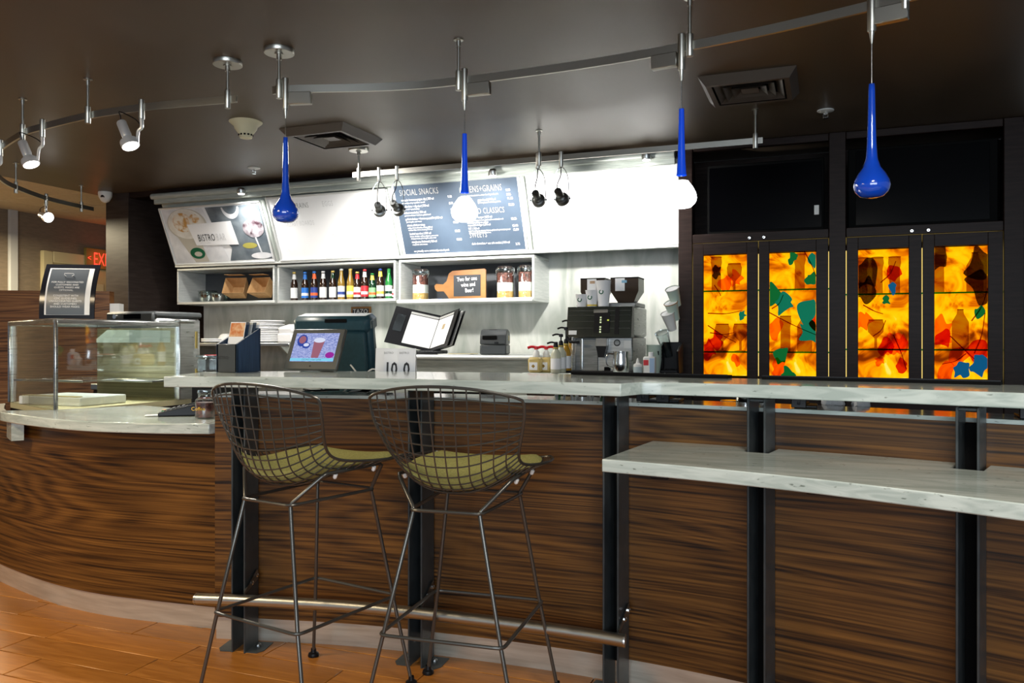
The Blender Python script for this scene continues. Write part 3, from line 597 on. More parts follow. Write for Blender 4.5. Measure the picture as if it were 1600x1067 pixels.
cbx('end_panel', -.93, -.91, YB+.051, YW, 0, 2.517); cbx('end_panel', 1.07, 1.09, YB+.051, YW, 0, 2.517); cbx('divider', .05, .09, YB+.051, YW, 0, 2.517); cbx('back_panel', -.909, 1.069, YW-.03, YW, 0, 2.517); cbx('top_shelf', -.909, .049, YB+.052, YW-.031, ZD+.01, ZD+.04); cbx('top_shelf', .091, 1.069, YB+.052, YW-.031, ZD+.01, ZD+.04)
for i, (x0, x1) in enumerate(CX):
    o = thing('television', ['black television in the niche beside the white menu board, remote sensor at right', 'black television in the niche behind the pendant, by the cabinet end'][i], 'television', ((x0+x1)/2, YB+.075, ZT0+.003), 0, 'televisions set into the cabinet')
    w = (x1-x0)*(.94 if i == 0 else .97); h = (.47 if i == 0 else .51)
    MB().box(((.03 if i == 0 else 0), .03, h/2), (w-.06*(i == 0), .05, h), .006).build('case', K['blackm'], o); MB().box(((.03 if i == 0 else 0), .0035, h/2), (w-.09, .004, h-.04), .001).build('screen', K['screen'], o)
    if i == 0: MB().box((.355, -.006, .13), (.030, .016, .062), .002).build('sensor', K['whitep'], o)
# lit glass doors
amb = bpy.data.materials.new('amber_art_glass'); amb.use_nodes = True; t = amb.node_tree; ns, ls = t.nodes, t.links; ns.clear()
ou_ = ns.new('ShaderNodeOutputMaterial'); tb = ns.new('ShaderNodeBsdfTransparent'); gl = ns.new('ShaderNodeBsdfGlossy'); gl.inputs['Roughness'].default_value = .1; mx = ns.new('ShaderNodeMixShader'); mx.inputs[0].default_value = .0
tc = ns.new('ShaderNodeTexCoord'); n1 = ns.new('ShaderNodeTexNoise'); n1.inputs['Scale'].default_value = 7; n1.inputs['Detail'].default_value = 3; n1.inputs['Distortion'].default_value = 1.2
r = ramp(ns, [(.30, (.42, .17, .015)), (.40, (.80, .42, .03)), (.47, (.97, .66, .06)), (.56, (1, .82, .09)), (.66, (1, .87, .13)), (.72, (1, .98, .75))])
ls.new(tc.outputs['Object'], n1.inputs['Vector']); ls.new(n1.outputs['Fac'], r.inputs[0]); ls.new(r.outputs[0], tb.inputs[0]); ls.new(tb.outputs[0], mx.inputs[1]); ls.new(gl.outputs[0], mx.inputs[2]); ls.new(mx.outputs[0], ou_.inputs[0])
def tint(name, c):
    m = bpy.data.materials.new(name); m.use_nodes = True; t = m.node_tree; t.nodes.clear(); o = t.nodes.new('ShaderNodeOutputMaterial'); b = t.nodes.new('ShaderNodeBsdfTransparent'); b.inputs[0].default_value = (*c, 1); t.links.new(b.outputs[0], o.inputs[0]); return m
def backlight_emission(name, c):      # leaf and shelf-edge glass; the panel's light is put in as emission
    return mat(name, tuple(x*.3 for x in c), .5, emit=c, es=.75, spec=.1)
TG, TT, TR2, TO, TB2, TW = backlight_emission('green_leaf_glass', (.0, .14, .025)), backlight_emission('teal_leaf_glass', (.0, .18, .095)), tint('red_leaf_glass', (.80, .20, .02)), tint('orange_leaf_glass', (.96, .50, .06)), backlight_emission('blue_leaf_glass', (.0, .10, .24)), tint('brown_twig_glass', (.55, .18, .02))
OLV = tint('olive_leaf_glass', (.30, .26, .02))
lightbox = emis('amber_light_panel', (1, .72, .20), 1.2)
gsh = backlight_emission('glass_shelf_edge', (.01, .22, .02))
def leaf(n=10, seed=0):
    rnd = random.Random(seed); q = [Vector((math.cos(2*math.pi*k_/n)*rnd.uniform(.45, 1.2), math.sin(2*math.pi*k_/n)*rnd.uniform(.45, 1.2))) for k_ in range(n)]; return [tuple(x) for x in spline(q+[q[0]], 3)[:-1]]
DX = [(-.834, -.414, -.765, -.484), (-.408, .016, -.343, -.057), (.124, .549, .191, .478), (.555, .982, .619, .905)]
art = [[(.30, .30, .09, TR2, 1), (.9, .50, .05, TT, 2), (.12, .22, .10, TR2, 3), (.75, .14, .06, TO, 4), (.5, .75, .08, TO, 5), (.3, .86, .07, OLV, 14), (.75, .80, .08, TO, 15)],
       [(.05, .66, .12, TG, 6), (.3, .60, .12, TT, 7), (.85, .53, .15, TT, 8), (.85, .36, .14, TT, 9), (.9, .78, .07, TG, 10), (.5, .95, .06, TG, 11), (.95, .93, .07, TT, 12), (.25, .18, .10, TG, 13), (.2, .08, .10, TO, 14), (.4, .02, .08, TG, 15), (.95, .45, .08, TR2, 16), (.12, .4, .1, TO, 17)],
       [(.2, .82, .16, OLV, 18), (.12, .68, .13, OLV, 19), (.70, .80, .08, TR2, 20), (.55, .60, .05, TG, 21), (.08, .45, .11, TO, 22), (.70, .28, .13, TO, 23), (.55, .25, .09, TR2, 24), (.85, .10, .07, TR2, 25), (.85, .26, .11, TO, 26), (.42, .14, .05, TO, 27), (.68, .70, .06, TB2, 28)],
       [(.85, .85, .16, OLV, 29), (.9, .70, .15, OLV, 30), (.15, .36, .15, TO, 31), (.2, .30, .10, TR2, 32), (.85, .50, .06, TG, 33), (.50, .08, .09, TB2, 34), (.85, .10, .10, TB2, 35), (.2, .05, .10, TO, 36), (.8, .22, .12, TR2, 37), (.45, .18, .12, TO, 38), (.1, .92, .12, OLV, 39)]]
twig = [[((.1, .52), (.9, .54)), ((.1, .42), (.75, .28)), ((.25, .75), (.4, .66)), ((.15, .36), (.7, .36))], [((.0, .52), (1.0, .34)), ((.75, 1.0), (1.0, .8)), ((.05, .55), (.3, .66))], [((.1, .57), (.5, .50)), ((.3, .33), (.55, .45)), ((.7, .34), (.95, .08)), ((.45, .74), (.75, .90))], [((.3, .33), (.75, .16)), ((.7, .44), (1.0, .68)), ((.6, .2), (.15, .12)), ((.75, .2), (.95, .5))]]
dl = ['amber leaf glass cabinet door nearest the coffee machine', 'amber leaf glass door with many teal leaves', 'amber leaf glass door below the second screen with white glowing base', 'amber leaf glass door with blue leaves beside the cabinet end']
for i, (x0, x1, g0, g1) in enumerate(DX):
    o = thing('cabinet_door', dl[i], 'cabinet door', (x0, YB-.001, .925), 0, 'lit art glass cabinet doors')
    w = x1-x0; h = ZD-.925; a_, b_ = g0-x0, g1-x0; zt = 1.770-.925
    for n_, xa, xb, za, zb in (('stile', 0, a_, 0, h), ('stile', b_, w, 0, h), ('rail', a_, b_, zt, h), ('rail', a_, b_, 0, .02)):
        MB().box(((xa+xb)/2, .011, (za+zb)/2), (xb-xa, .022, zb-za), .002).build(n_, E_, o)
    pn = MB().box(((a_+b_)/2, .014, (.02+zt)/2), (b_-a_, .004, zt-.02)).build('glass_pane', amb, o)
    gw, gh = b_-a_, zt-.03
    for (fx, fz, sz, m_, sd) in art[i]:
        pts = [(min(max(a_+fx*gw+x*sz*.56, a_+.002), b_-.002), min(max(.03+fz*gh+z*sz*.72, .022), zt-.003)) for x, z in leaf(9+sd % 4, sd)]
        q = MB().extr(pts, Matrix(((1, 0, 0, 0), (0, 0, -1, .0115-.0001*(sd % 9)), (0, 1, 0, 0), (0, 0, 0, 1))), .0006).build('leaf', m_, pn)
    for (s0, s1) in twig[i]:
        P0 = (a_+s0[0]*gw, .010, .03+s0[1]*gh); P1 = (a_+s1[0]*gw, .010, .03+s1[1]*gh); Pm = ((P0[0]+P1[0])/2+.01, .010, (P0[2]+P1[2])/2-.012)
        MB().tube(spline([P0, Pm, P1], 5), [.0038]*5+[.0026]*6, 5).build('twig', TW, pn)
    MB().lathe([(.013, 0), (.013, .004), (.010, .009), (.005, .010), (0, .008)], 16, ((w-.055 if i % 2 == 0 else .03), -.001, h+.025), (0, -1, 0), cap=False).build('lock', K['chrome'], o)
for i, (x0, x1) in enumerate(((-.905, .045), (.095, 1.065))):
    o = thing('light_box', ['glowing amber light panel behind the teal leaf doors', 'glowing amber light panel behind the blue leaf doors'][i], 'light', (x0, YB+.3, .93), 0, 'light panels inside the cabinet'); w = x1-x0
    MB().box((w/2, .27, .45), (w-.02, .012, .88), .002).build('panel', lightbox, o); MB().box((w/2, .283, .45), (w-.01, .012, .89), .002).build('frame', K['steel'], o)
    for z in ((.19, .60) if i == 0 else (.21, .56)):
        s_ = thing('glass_shelf', ['green edged glass shelf %s behind the teal leaf doors' % ('low' if z < .3 else 'high'), 'green edged glass shelf %s behind the blue leaf doors' % ('low' if z < .3 else 'high')][i], 'shelf', (x0, YB+.06, .925+z), 0, 'glass shelves inside the cabinet')
        MB().box((w/2, .003, .004), (w-.01, .006, .010), .001).build('front_edge', gsh, s_); MB().box((w/2, .11, .004), (w-.01, .2, .008), .001).build('pane', K['glass'], s_)
GL = [(-.70, .601, 'v'), (-.58, .601, 'g'), (-.16, .601, 'v'), (-.25, .191, 'v'), (-.13, .191, 'b'), (-.66, .191, 'g'), (-.54, .191, 'g'), (.22, .561, 'v'), (.31, .561, 'v'), (.41, .561, 'v'), (.86, .561, 'b'), (.66, .561, 'v'), (.30, .211, 'g'), (.78, .211, 'b')]
dkg = tint('smoky_vessel_glass', (.66, .50, .30))
nm = {'v': 'glass_vase', 'g': 'goblet', 'b': 'glass_bottle'}; seen = {}
for k_, (x, z, kind) in enumerate(GL):
    tx = {'v': 'slim vase', 'g': 'stemmed goblet', 'b': 'stout bottle'}[kind]+' silhouetted on the '+('high' if z > .4 else 'low')+' shelf behind '+('the door nearest the coffee machine' if x < -.41 else 'the teal leaf door' if x < .05 else 'the door with white glowing base' if x < .55 else 'the blue leaf door')
    o = thing(nm[kind], tx, 'glassware', (x, YB+.16, .925+z+.0045), 0, 'vessels inside the lit cabinet')
    pf = {'v': [(.03, 0), (.032, .01), (.030, .16), (.038, .20), (.034, .24)], 'g': [(.04, 0), (.04, .004), (.008, .01), (.008, .07), (.045, .11), (.05, .16), (.04, .19)], 'b': [(.045, 0), (.047, .01), (.047, .17), (.02, .22), (.016, .25)]}[kind]
    MB().lathe(pf, 16).build('body', dkg, o); MB().lathe([(pf[-1][0]+.003, pf[-1][1]-.006), (pf[-1][0]+.003, pf[-1][1])], 16, cap=False).build('rim', dkg, o)
# ------------------------------------------------------------------ track lighting
ZT = 2.34
def rail(name, pts, tx, stand, box_ends=True):
    o = thing(name, tx, 'track', (0, 0, 0), 0)
    ln = spline(pts, 6); n = len(ln); vs_ = []; fs = []
    for i, p in enumerate(ln):
        t_ = (ln[min(i+1, n-1)]-ln[max(i-1, 0)]).normalized(); m_ = Vector((-t_.y, t_.x))*.006
        vs_ += [(p.x-m_.x, p.y-m_.y, ZT-.017), (p.x-m_.x, p.y-m_.y, ZT+.017), (p.x+m_.x, p.y+m_.y, ZT+.017), (p.x+m_.x, p.y+m_.y, ZT-.017)]
        if i:
            a_ = 4*(i-1); b_ = 4*i
            for k_ in range(4): l_ = (k_+1) % 4; fs.append([a_+k_, b_+k_, b_+l_, a_+l_])
    fs += [[0, 1, 2, 3], [4*n-1, 4*n-2, 4*n-3, 4*n-4]]
    MB().add(vs_, fs).build('rail', K['nickel'], o)
    for (x, y, big) in stand:
        MB().cyl((x, y, ZT-.02), (x, y, ZC), .0065, 10).build('stem', K['nickel'], o)
        MB().lathe([(.013, ZT-.045), (.014, ZT-.043), (.014, ZT+.04), (.012, ZT+.042)], 14, (x, y, 0)).build('clamp', K['nickel'], o)
        if big:
            MB().lathe([(.012, ZC-.05), (.012, ZC-.026), (.020, ZC-.026), (.020, ZC-.018)], 14, (x, y, 0)).build('collar', K['nickel'], o)
            MB().lathe([(.0, ZC-.0215), (.066, ZC-.0215), (.068, ZC-.019), (.068, ZC-.001)], 28, (x, y, 0), cap=False).build('canopy', K['nickel'], o)
        else: MB().lathe([(.009, ZC-.03), (.010, ZC-.006), (.022, ZC-.004), (.022, ZC-.0005)], 16, (x, y, 0)).build('canopy', K['nickel'], o)
    return o
rail('track_rail', [(-2.36, 3.075), (-2.273, 3.085), (-1.858, 3.212), (-1.527, 3.258), (-.968, 3.248), (-.534, 3.197), (-.198, 3.13), (.131, 3.035), (.55, 2.89)], 'curved nickel lighting rail carrying the four blue pendants', [(-2.315, 3.062, 1), (-1.505, 3.248, 0), (-.49, 3.178, 0), (.245, 2.985, 0)])
rail('track_rail', [(-2.60, 3.118), (-2.842, 3.092), (-3.116, 3.067), (-3.494, 3.081), (-3.894, 3.151), (-4.126, 3.212), (-4.604, 3.431), (-5.1, 3.74), (-5.465, 4.086), (-5.639, 4.331), (-5.855, 4.763), (-5.938, 5.152), (-5.96, 5.30)], 'curved nickel lighting rail sweeping over the display case', [(-2.641, 3.105, 1), (-3.485, 3.066, 0), (-4.105, 3.19, 0), (-5.645, 4.332, 0), (-5.943, 5.163, 0)])
rail('track_rail', [(-3.05, 4.85), (-2.3, 4.85), (-1.5, 4.85), (-.335, 4.85)], 'straight nickel lighting rail in front of the menu boards', [(-3.0, 4.842, 1), (-1.685, 4.842, 0), (-.375, 4.842, 0)])
# pendants
PR = [(.0, 0), (.010, .0), (.0105, -.02), (.0125, -.12), (.0150, -.20), (.0180, -.245), (.0200, -.258), (.0285, -.283), (.045, -.306), (.0555, -.327), (.0590, -.345), (.0565, -.357), (.052, -.366), (.037, -.381), (.018, -.3855), (0, -.386)]
pend = [(-2.285, 3.085, 2.118, 0, 1, 'unlit cobalt glass drop pendant by the white canopy end of the rail'), (-1.475, 3.262, 2.102, 1, 1, 'glowing white drop pendant in front of the slate menu board'), (-.522, 3.196, 2.096, 1, -1, 'glowing white drop pendant between white board and cabinets'), (.146, 3.03, 2.068, 0, 1, 'unlit cobalt glass drop pendant in front of the second screen')]
for x, y, zt, lit, sd, tx in pend:
    o = thing('drop_pendant', tx, 'pendant lamp', (x, y, zt-.386), 0, 'glass drop pendants'); zz = zt-.386
    MB().lathe([(.013, ZT-.095-zz), (.0145, ZT-.09-zz), (.0145, ZT+.045-zz), (.012, ZT+.047-zz)], 14, (0, -.016, 0)).build('connector', K['nickel'], o)
    MB().lathe([(.003, ZT-.135-zz), (.007, ZT-.11-zz), (.010, ZT-.094-zz)], 10, (0, -.016, 0)).build('strain_relief', K['nickel'], o)
    ang = math.atan2(-.25, 1) if x > -.2 else (math.atan2(-.15, 1) if x > -1 else (.05 if x > -2 else .25))
    b_ = MB(); b_.box((sd*.066, -.016, ZT-.048-zz), (.105, .030, .056), .003, None); bo = b_.build('transformer_box', K['nickel'], o); bo.rotation_euler = (0, 0, ang)
    MB().cyl((0, -.016, .386), (0, -.016, ZT-.13-zz), .0016, 6).build('cable', K['steeld'], o)
    if lit:
        up = [q for q in PR if q[1] >= -.28]; lo = [(.027, -.2801)]+[q for q in PR if q[1] < -.28]
        MB().lathe([(r_, z+.386) for r_, z in up], 24, (0, -.016, 0), cap=False).build('neck', K['bluelit'], o); MB().lathe([(r_, z+.386) for r_, z in lo], 24, (0, -.016, 0), cap=False).build('bulb', K['glow'], o)
    else: MB().lathe([(r_, z+.386) for r_, z in PR], 28, (0, -.016, 0), cap=False, ).build('glass_drop', K['blue'], o, sharp=2)
# spot heads
def spot(x, y, axis, tx, fork=False, lit=True, drop=.165, lat=None, lens='lamp', group='track spotlights', loop=1):
    a = Vector(axis).normalized(); o = thing('track_spotlight', tx, 'spotlight', (x, y, ZT-drop), 0, group); z = drop
    MB().lathe([(.0125, z-.06), (.014, z-.056), (.014, z+.035), (.012, z+.037)], 14).build('connector', K['nickel'], o)
    c0 = Vector((0, 0, 0))
    L = lat if lat is not None else -RV*.055
    cen = L*1.0; rear = cen-a*.095; front = cen+a*.035
    bl = .065 if fork else .095; rear = cen-a*bl
    pf = [(0, -bl), (.021, -bl), (.0235, -bl+.005), (.0235, -.02), (.021, -.006), (.030, .004), (.030, .010), (.0415, .014), (.043, .018), (.043, .045), (.040, .047)]
    MB().lathe(pf, 22, cen, a, cap=False).build('lamp_body', K['alu'] if not fork else K['steeld'], o)
    MB().lathe([(.0, .042), (.039, .042)], 22, cen, a, cap=False).build('lens', K[lens], o)
    side = a.cross(UP).normalized()
    if not fork:
        sp = spline([(0, 0, z-.06), Vector((0, 0, z-.10))+L*.0, Vector((0, 0, z*.25))+L*.25, cen+a*.02+(-L).normalized()*.043], 6)
        MB().tube(sp, [.010-.0004*k_*.5 for k_ in range(len(sp))], 8).build('arm', K['alu'], o)
        MB().tube(spline([sp[5], sp[5]+L*.5+UP*.03, rear+UP*.05+L*.1, rear+UP*.02-a*.01, rear], 5), .0028, 6).build('cord', K['black'], o)
    else:
        for s_ in (-1, 1):
            MB().tube(spline([(0, 0, z-.06), Vector((0, 0, z-.075))+side*s_*.022, Vector((0, 0, z*.35))+side*s_*.045, cen+side*s_*.047+a*.025], 5), .0028, 6).build('arm', K['chrome'], o)
            MB().lathe([(.006, -.004), (.006, .004)], 8, cen+side*s_*.050+a*.025, side).build('pivot', K['black'], o)
        MB().tube(spline([(0, 0, z-.055), Vector((.006, -.03, z*.4)), rear+UP*.04, rear], 5), .0035, 6).build('cord', K['black'], o)
    return o, Vector((x, y, ZT-drop))+cen+a*.06, a
o, lp, a = spot(-3.125, 3.06, RV*.42-UP*.88-FV*.18, 'chrome track spotlight aimed down beside the large round canopies', lat=-RV*.068+UP*.012)
light('spot_beam', 'SPOT', lp, 60, (1, .93, .80), lp+a, spot_size=R(75), spot_blend=.6, shadow_soft_size=.03)
o, lp, a = spot(-3.90, 3.145, RV*.42-UP*.88-FV*.12, 'chrome track spotlight aimed down above the case corner', lat=-RV*.075+UP*.0)
light('spot_beam', 'SPOT', lp, 60, (1, .93, .80), lp+a, spot_size=R(75), spot_blend=.6, shadow_soft_size=.03)
o, lp, a = spot(-4.53, 3.38, -RV*.3-UP*.9-FV*.2, 'chrome track spotlight over the walnut half wall, cut by the frame', lat=-RV*.09)
o, lp, a = spot(-5.855, 4.755, RV*.75-UP*.25-FV*.55, 'bright track spotlight glaring toward the bar near the exit sign', lat=RV*.01-FV*.02, drop=.15)
light('spot_beam', 'SPOT', lp, 18, (1, .9, .75), lp+a-UP*.25, spot_size=R(46), spot_blend=.6, shadow_soft_size=.03)
for i, (u, tx) in enumerate(((571, 'track spotlight hanging right beside the round canopy, aimed at menus'), (606, 'track spotlight overlapping the SOCIAL SNACKS heading, aimed at menus'), (861, 'track spotlight by the STA heading, nearer the slate board'), (900, 'track spotlight in front of the white board, nearer the cabinets'))):
    p = atz(u, 262, ZT); x = p.x
    ax = [Vector((-.36, .90, -.30)), Vector((-.02, .92, -.42)), Vector((-.08, .93, -.36)), Vector((.06, .92, -.44))][i]
    o, lp, a = spot(x, 4.85, ax, tx, True, lat=Vector((.0, -.005, -.045)), drop=.20, group='track spotlights aimed at the menu boards')
    light('spot_beam', 'SPOT', lp+a*.02, 110, (1, .97, .92), (x+(.35 if i in (1, 3) else -.25), 5.70, 2.02), spot_size=R(85), spot_blend=.9, shadow_soft_size=.04)
# ------------------------------------------------------------------ ceiling fittings
def vent(x, y, tx):
    o = thing('ceiling_vent', tx, 'vent', (x, y, ZC), 0, 'square ceiling vents'); h = .215
    def ring(name, r0, z0, r1, z1, m):
        q = MB(); v_ = []
        for r_, z in ((r0, z0), (r1, z1)): v_ += [(-r_, -r_, z), (r_, -r_, z), (r_, r_, z), (-r_, r_, z)]
        q.add(v_, [[k_, k_+4, (k_+1) % 4+4, (k_+1) % 4] for k_ in range(4)]); q.add([(a_[0], a_[1], a_[2]+.002) for a_ in v_], [[k_, (k_+1) % 4, (k_+1) % 4+4, k_+4] for k_ in range(4)]); return q.build(name, m, o)
    ring('frame', .235, -.001, .200, -.045, K['vent']); ring('inner_lip', .200, -.045, .175, -.044, K['vent'])
    for k_, r_ in enumerate((.165, .125, .085)): ring('louvre', r_, -.040, r_-.035, -.014, K['vent'])
    MB().box((0, 0, -.006), (.38, .38, .008)).build('backing', K['blackm'], o); MB().box((0, 0, -.03), (.085, .085, .004), .001).build('core_plate', K['vent'], o)
K['vent'] = mat('brown_vent_paint', (.085, .066, .052), .45)
vent(-2.955, 4.45, 'brown square ceiling vent above the round canopy and boards'); vent(-.365, 4.37, 'brown square ceiling vent near the screens')
p = atz(384, 190, ZC); o = thing('smoke_detector', 'cream conical smoke detector on brown ceiling', 'smoke detector', (p.x, p.y, ZC))
MB().lathe([(.098, -.001), (.098, -.006), (.070, -.030), (.066, -.045), (.044, -.075), (.036, -.10), (.030, -.102), (0, -.102)], 28, cap=False).build('body', mat('cream_plastic', (.62, .58, .40), .5), o)
for k_ in range(12): 
    a = 2*math.pi*k_/12; MB().box((.0415*math.cos(a), .0415*math.sin(a), -.083), (.004, .013, .010), .001, Matrix.Rotation(a, 3, 'Z')).build('slot', K['blackm'], o)
for i, (u, v, tx) in enumerate(((397, 262, 'white fire sprinkler near the smoke detector'), (1290, 172, 'white fire sprinkler above the cabinet wall'))):
    p = atz(u, v, ZC); o = thing('fire_sprinkler', tx, 'sprinkler', (p.x, p.y, ZC), 0, 'ceiling sprinklers')
    MB().lathe([(.046, -.001), (.046, -.006), (.030, -.010), (.012, -.010)], 24).build('escutcheon', K['whitep'], o); MB().cyl((0, 0, -.010), (0, 0, -.03), .008, 10).build('nozzle', K['chrome'], o)
    for s_ in (-1, 1): MB().tube([(s_*.008, 0, -.016), (s_*.015, 0, -.03), (s_*.006, 0, -.045)], .0025, 6).build('frame_arm', K['chrome'], o)
    MB().lathe([(.016, -.047), (.016, -.045)], 12).build('deflector', K['chrome'], o)
p = atz(175, 304, ZC); o = thing('dome_camera', 'white dome security camera under the ceiling by the partition', 'camera', (p.x+.05, p.y-.12, ZC))
MB().lathe([(.058, -.001), (.060, -.02), (.055, -.045), (.035, -.082), (.015, -.095), (0, -.097)], 24, cap=False).build('dome', K['whitep'], o)
a = Vector((.30, -.75, -.55)).normalized(); MB().lathe([(.0, .062), (.017, .060), (.019, .050)], 16, Vector((0, 0, -.018)), a, cap=False).build('lens', K['black'], o)
# exit sign
o = thing('exit_sign', 'red lettered EXIT sign on taupe wall, half hidden by partition', 'exit sign', (-7.83, 7.06, 2.02))
MB().box((.02, 0, .11), (.04, .46, .23), .006).build('case', mat('sign_case', (.22, .17, .04), .5), o); er = emis('exit_red', (1, .05, .025), 2.2)
lettering('EXIT', .21, er, o, (.042, .0, .035), (R(90), 0, R(90)), 'CENTER', sx=.62); lettering('<', .09, er, o, (.042, -.185, .08), (R(90), 0, R(90)), 'CENTER')
light('exit_glow', 'POINT', (-7.70, 7.0, 2.12), 1.0, (1, .15, .03), shadow_soft_size=.1)
# ------------------------------------------------------------------ wire bar stools
cen = [(.27, .778), (.20, .772), (.10, .757), (0, .738), (-.08, .725), (-.15, .737), (-.195, .775), (-.222, .84), (-.240, .91), (-.256, .985), (-.268, 1.058)]
edg = [(.215, .265, .795), (.240, .18, .797), (.243, .10, .799), (.228, .02, .803), (.213, -.05, .812), (.208, -.095, .828), (.212, -.125, .855), (.224, -.148, .895), (.236, -.165, .935), (.244, -.178, .975), (.246, -.190, 1.020)]
cs = spline([(0, y, z) for y, z in cen], 6); es = spline(edg, 6); NT = len(cs)-1
def shell(s_, t):
    k_ = t*NT; i = min(int(k_), NT-1); f = k_-i; c = cs[i].lerp(cs[i+1], f); e = es[i].lerp(es[i+1], f); a = abs(s_)
    w = a**2.3
    return Vector((s_*e.x, c.y+(e.y-c.y)*w, c.z+(e.z-c.z)*w))
wires = []
for k_ in range(1, 13):
    s_ = -1+2*k_/13; wires.append(MB().tube([shell(s_, t/40) for t in range(41)], .0024, 6).mesh('wire', K['wire']))
for k_ in range(1, 21):
    t = k_/21; wires.append(MB().tube([shell(-1+2*i/20, t)-UP*.003*(t < .5) for i in range(21)], .0024, 6).mesh('wire', K['wire']))
rimp = [shell(-1, t/36) for t in range(1, 36)]+[shell(-.985, .993)]+[shell(-1+2*i/24, 1) for i in range(1, 24)]+[shell(.985, .993)]+[shell(1, 1-t/36) for t in range(1, 36)]+[shell(.985, .007)]+[shell(1-2*i/24, 0) for i in range(1, 24)]+[shell(-.985, .007)]
rimm = MB().tube(rimp, .0048, 8, closed=True).mesh('basket', K['wire'])
def cush(u, v, top):
    s_ = -.88+1.76*u; t = .035+.505*v; p = shell(s_*(.93+.07*min(1, v*3)), t); e = min(1, min(u, 1-u)*9, min(v, 1-v)*9); return p+UP*(.006+(.020*math.sqrt(max(e, 0))) if top else .005)
cm_ = MB().grid(lambda u, v: cush(u, v, True), 20, 20, flip=True); cm_.grid(lambda u, v: cush(u, v, False), 20, 20); cushm = cm_.mesh('seat_pad', K['green'], 2)
frame = []
for s_ in (-1, 1):
    pts = [(s_*.252, -.245, .012), (s_*.185, -.217, .31), (s_*.105, -.172, .68), (s_*.110, -.168, .688), (s_*.180, -.112, .766), (s_*.186, -.100, .773), (s_*.184, .150, .775), (s_*.180, .165, .768), (s_*.134, .169, .690), (s_*.128, .170, .68), (s_*.185, .217, .31), (s_*.237, .255, .012)]
    frame.append(('leg_frame', MB().tube(pts, .0064, 10).mesh('leg_frame', K['wire'])))
def loop(hw0, hw1, y0, y1, z, r_):
    o_ = .012; P_ = []
    for (x, y, sx, sy) in ((-hw0, y0, -1, -1), (hw0, y0, 1, -1), (hw1, y1, 1, 1), (-hw1, y1, -1, 1)):
        pts = [(x-sx*o_*2, y+sy*o_), (x, y+sy*o_*.8), (x+sx*o_*.8, y), (x+sx*o_, y-sy*o_*2)]
        P_ += pts if sx*sy > 0 else pts[::-1]
    # order: walk the rectangle
    c4 = [(-hw0, y0), (hw0, y0), (hw1, y1), (-hw1, y1)]; out = []
    for i in range(4):
        a, b, c = Vector(c4[i-1]), Vector(c4[i]), Vector(c4[(i+1) % 4]); u1, u2 = (a-b).normalized(), (c-b).normalized(); b2 = b-(u1+u2)*.010
        for q in (b2+u1*.03, b2+u1*.012+u2*.002, b2+u1*.002+u2*.012, b2+u2*.03): out.append((q.x, q.y, z))
    return MB().tube(out, r_, 8, closed=True)
frame.append(('foot_ring', loop(.185, .185, -.217, .217, .31, .0058).mesh('foot_ring', K['wire']))); frame.append(('upper_ring', loop(.105, .128, -.172, .170, .68, .0056).mesh('upper_ring', K['wire'])))
glide = MB().lathe([(.009, .03), (.011, .016), (.019, .012), (.021, .004), (.020, 0), (0, 0)], 14, cap=False).mesh('glide', K['black']); nut = MB().lathe([(.007, 0), (.007, .012), (.004, .016), (0, .017)], 10, cap=False).mesh('bumper', K['whitep'])
for (x, y, a, tx) in ((-1.6205, 2.2965, -11.2, 'black wire bar stool with olive pad, turned, beside the service counter'), (-1.071, 2.368, 4.3, 'black wire bar stool with olive pad, squarer to the bar, by the drink shelf')):
    o = thing('wire_bar_stool', tx, 'bar stool', (x, y, .007), R(a), 'wire bar stools')
    bk = dup(rimm, 'basket', o)
    for m_ in wires: dup(m_, 'wire', bk)
    dup(cushm, 'seat_pad', o)
    for n_, m_ in frame: dup(m_, n_, o)
    for sx, sy in ((-.252, -.245), (.252, -.245), (.237, .255), (-.237, .255)): dup(glide, 'glide', o, (sx, sy, 0))
    for sx in (-1, 1):
        for sy in (-.06, .12): dup(nut, 'bumper', o, (sx*.188, sy, .768), (R(180), sx*R(20), 0))
# ------------------------------------------------------------------ display case
A, B, C_, D = Vector((-3.47, 2.87)), Vector((-3.47, 3.77)), Vector((-4.2, 3.77)), Vector((-4.2, 3.19)); ZB, ZTOP = .856, 1.30
dc = thing('display_case', 'glass pastry display case with steel top and end post', 'display case')
MB().prism([tuple(D), (A.x, A.y), tuple(B), tuple(C_)], 0, ZB-.03).build('base_cabinet', K['espresso'], dc); MB().prism([tuple(D), tuple(A), tuple(B), tuple(C_)], ZB-.029, ZB).build('deck', K['cream'], dc)
def pane(p, q, z0, z1, m, name='glass_pane', th=.006): return MB().ribbon([p, q], z0, z1, th).build(name, m, dc)
pane(D.lerp(A, .01), D.lerp(A, .985), ZB, ZTOP-.02, K['caseglass']); pane(A.lerp(B, .015), A.lerp(B, .88), ZB, ZTOP-.02, K['caseglass'])
MB().box((A.x, A.y, (ZB+ZTOP)/2), (.016, .016, ZTOP-ZB), .003).build('corner_bead', K['glassedge'] if 'glassedge' in K else K['steel'], dc); MB().box((D.x, D.y, (ZB+ZTOP)/2), (.02, .02, ZTOP-ZB), .003).build('corner_bead', K['steel'], dc)
fr = MB()
for p, q in ((D, A), (A, B), (C_, B), (D, C_)):
    d_ = (q-p); L_ = d_.length; m_ = (p+q)/2; fr.box((m_.x, m_.y, ZTOP-.012), (L_, .022, .024), .003, Matrix.Rotation(math.atan2(d_.y, d_.x), 3, 'Z'))
fr.build('top_frame', K['steel'], dc)
MB().prism([tuple(D), tuple(A), tuple(B), tuple(C_)], ZTOP, ZTOP+.006).build('top_sheet', K['caseglass'], dc)
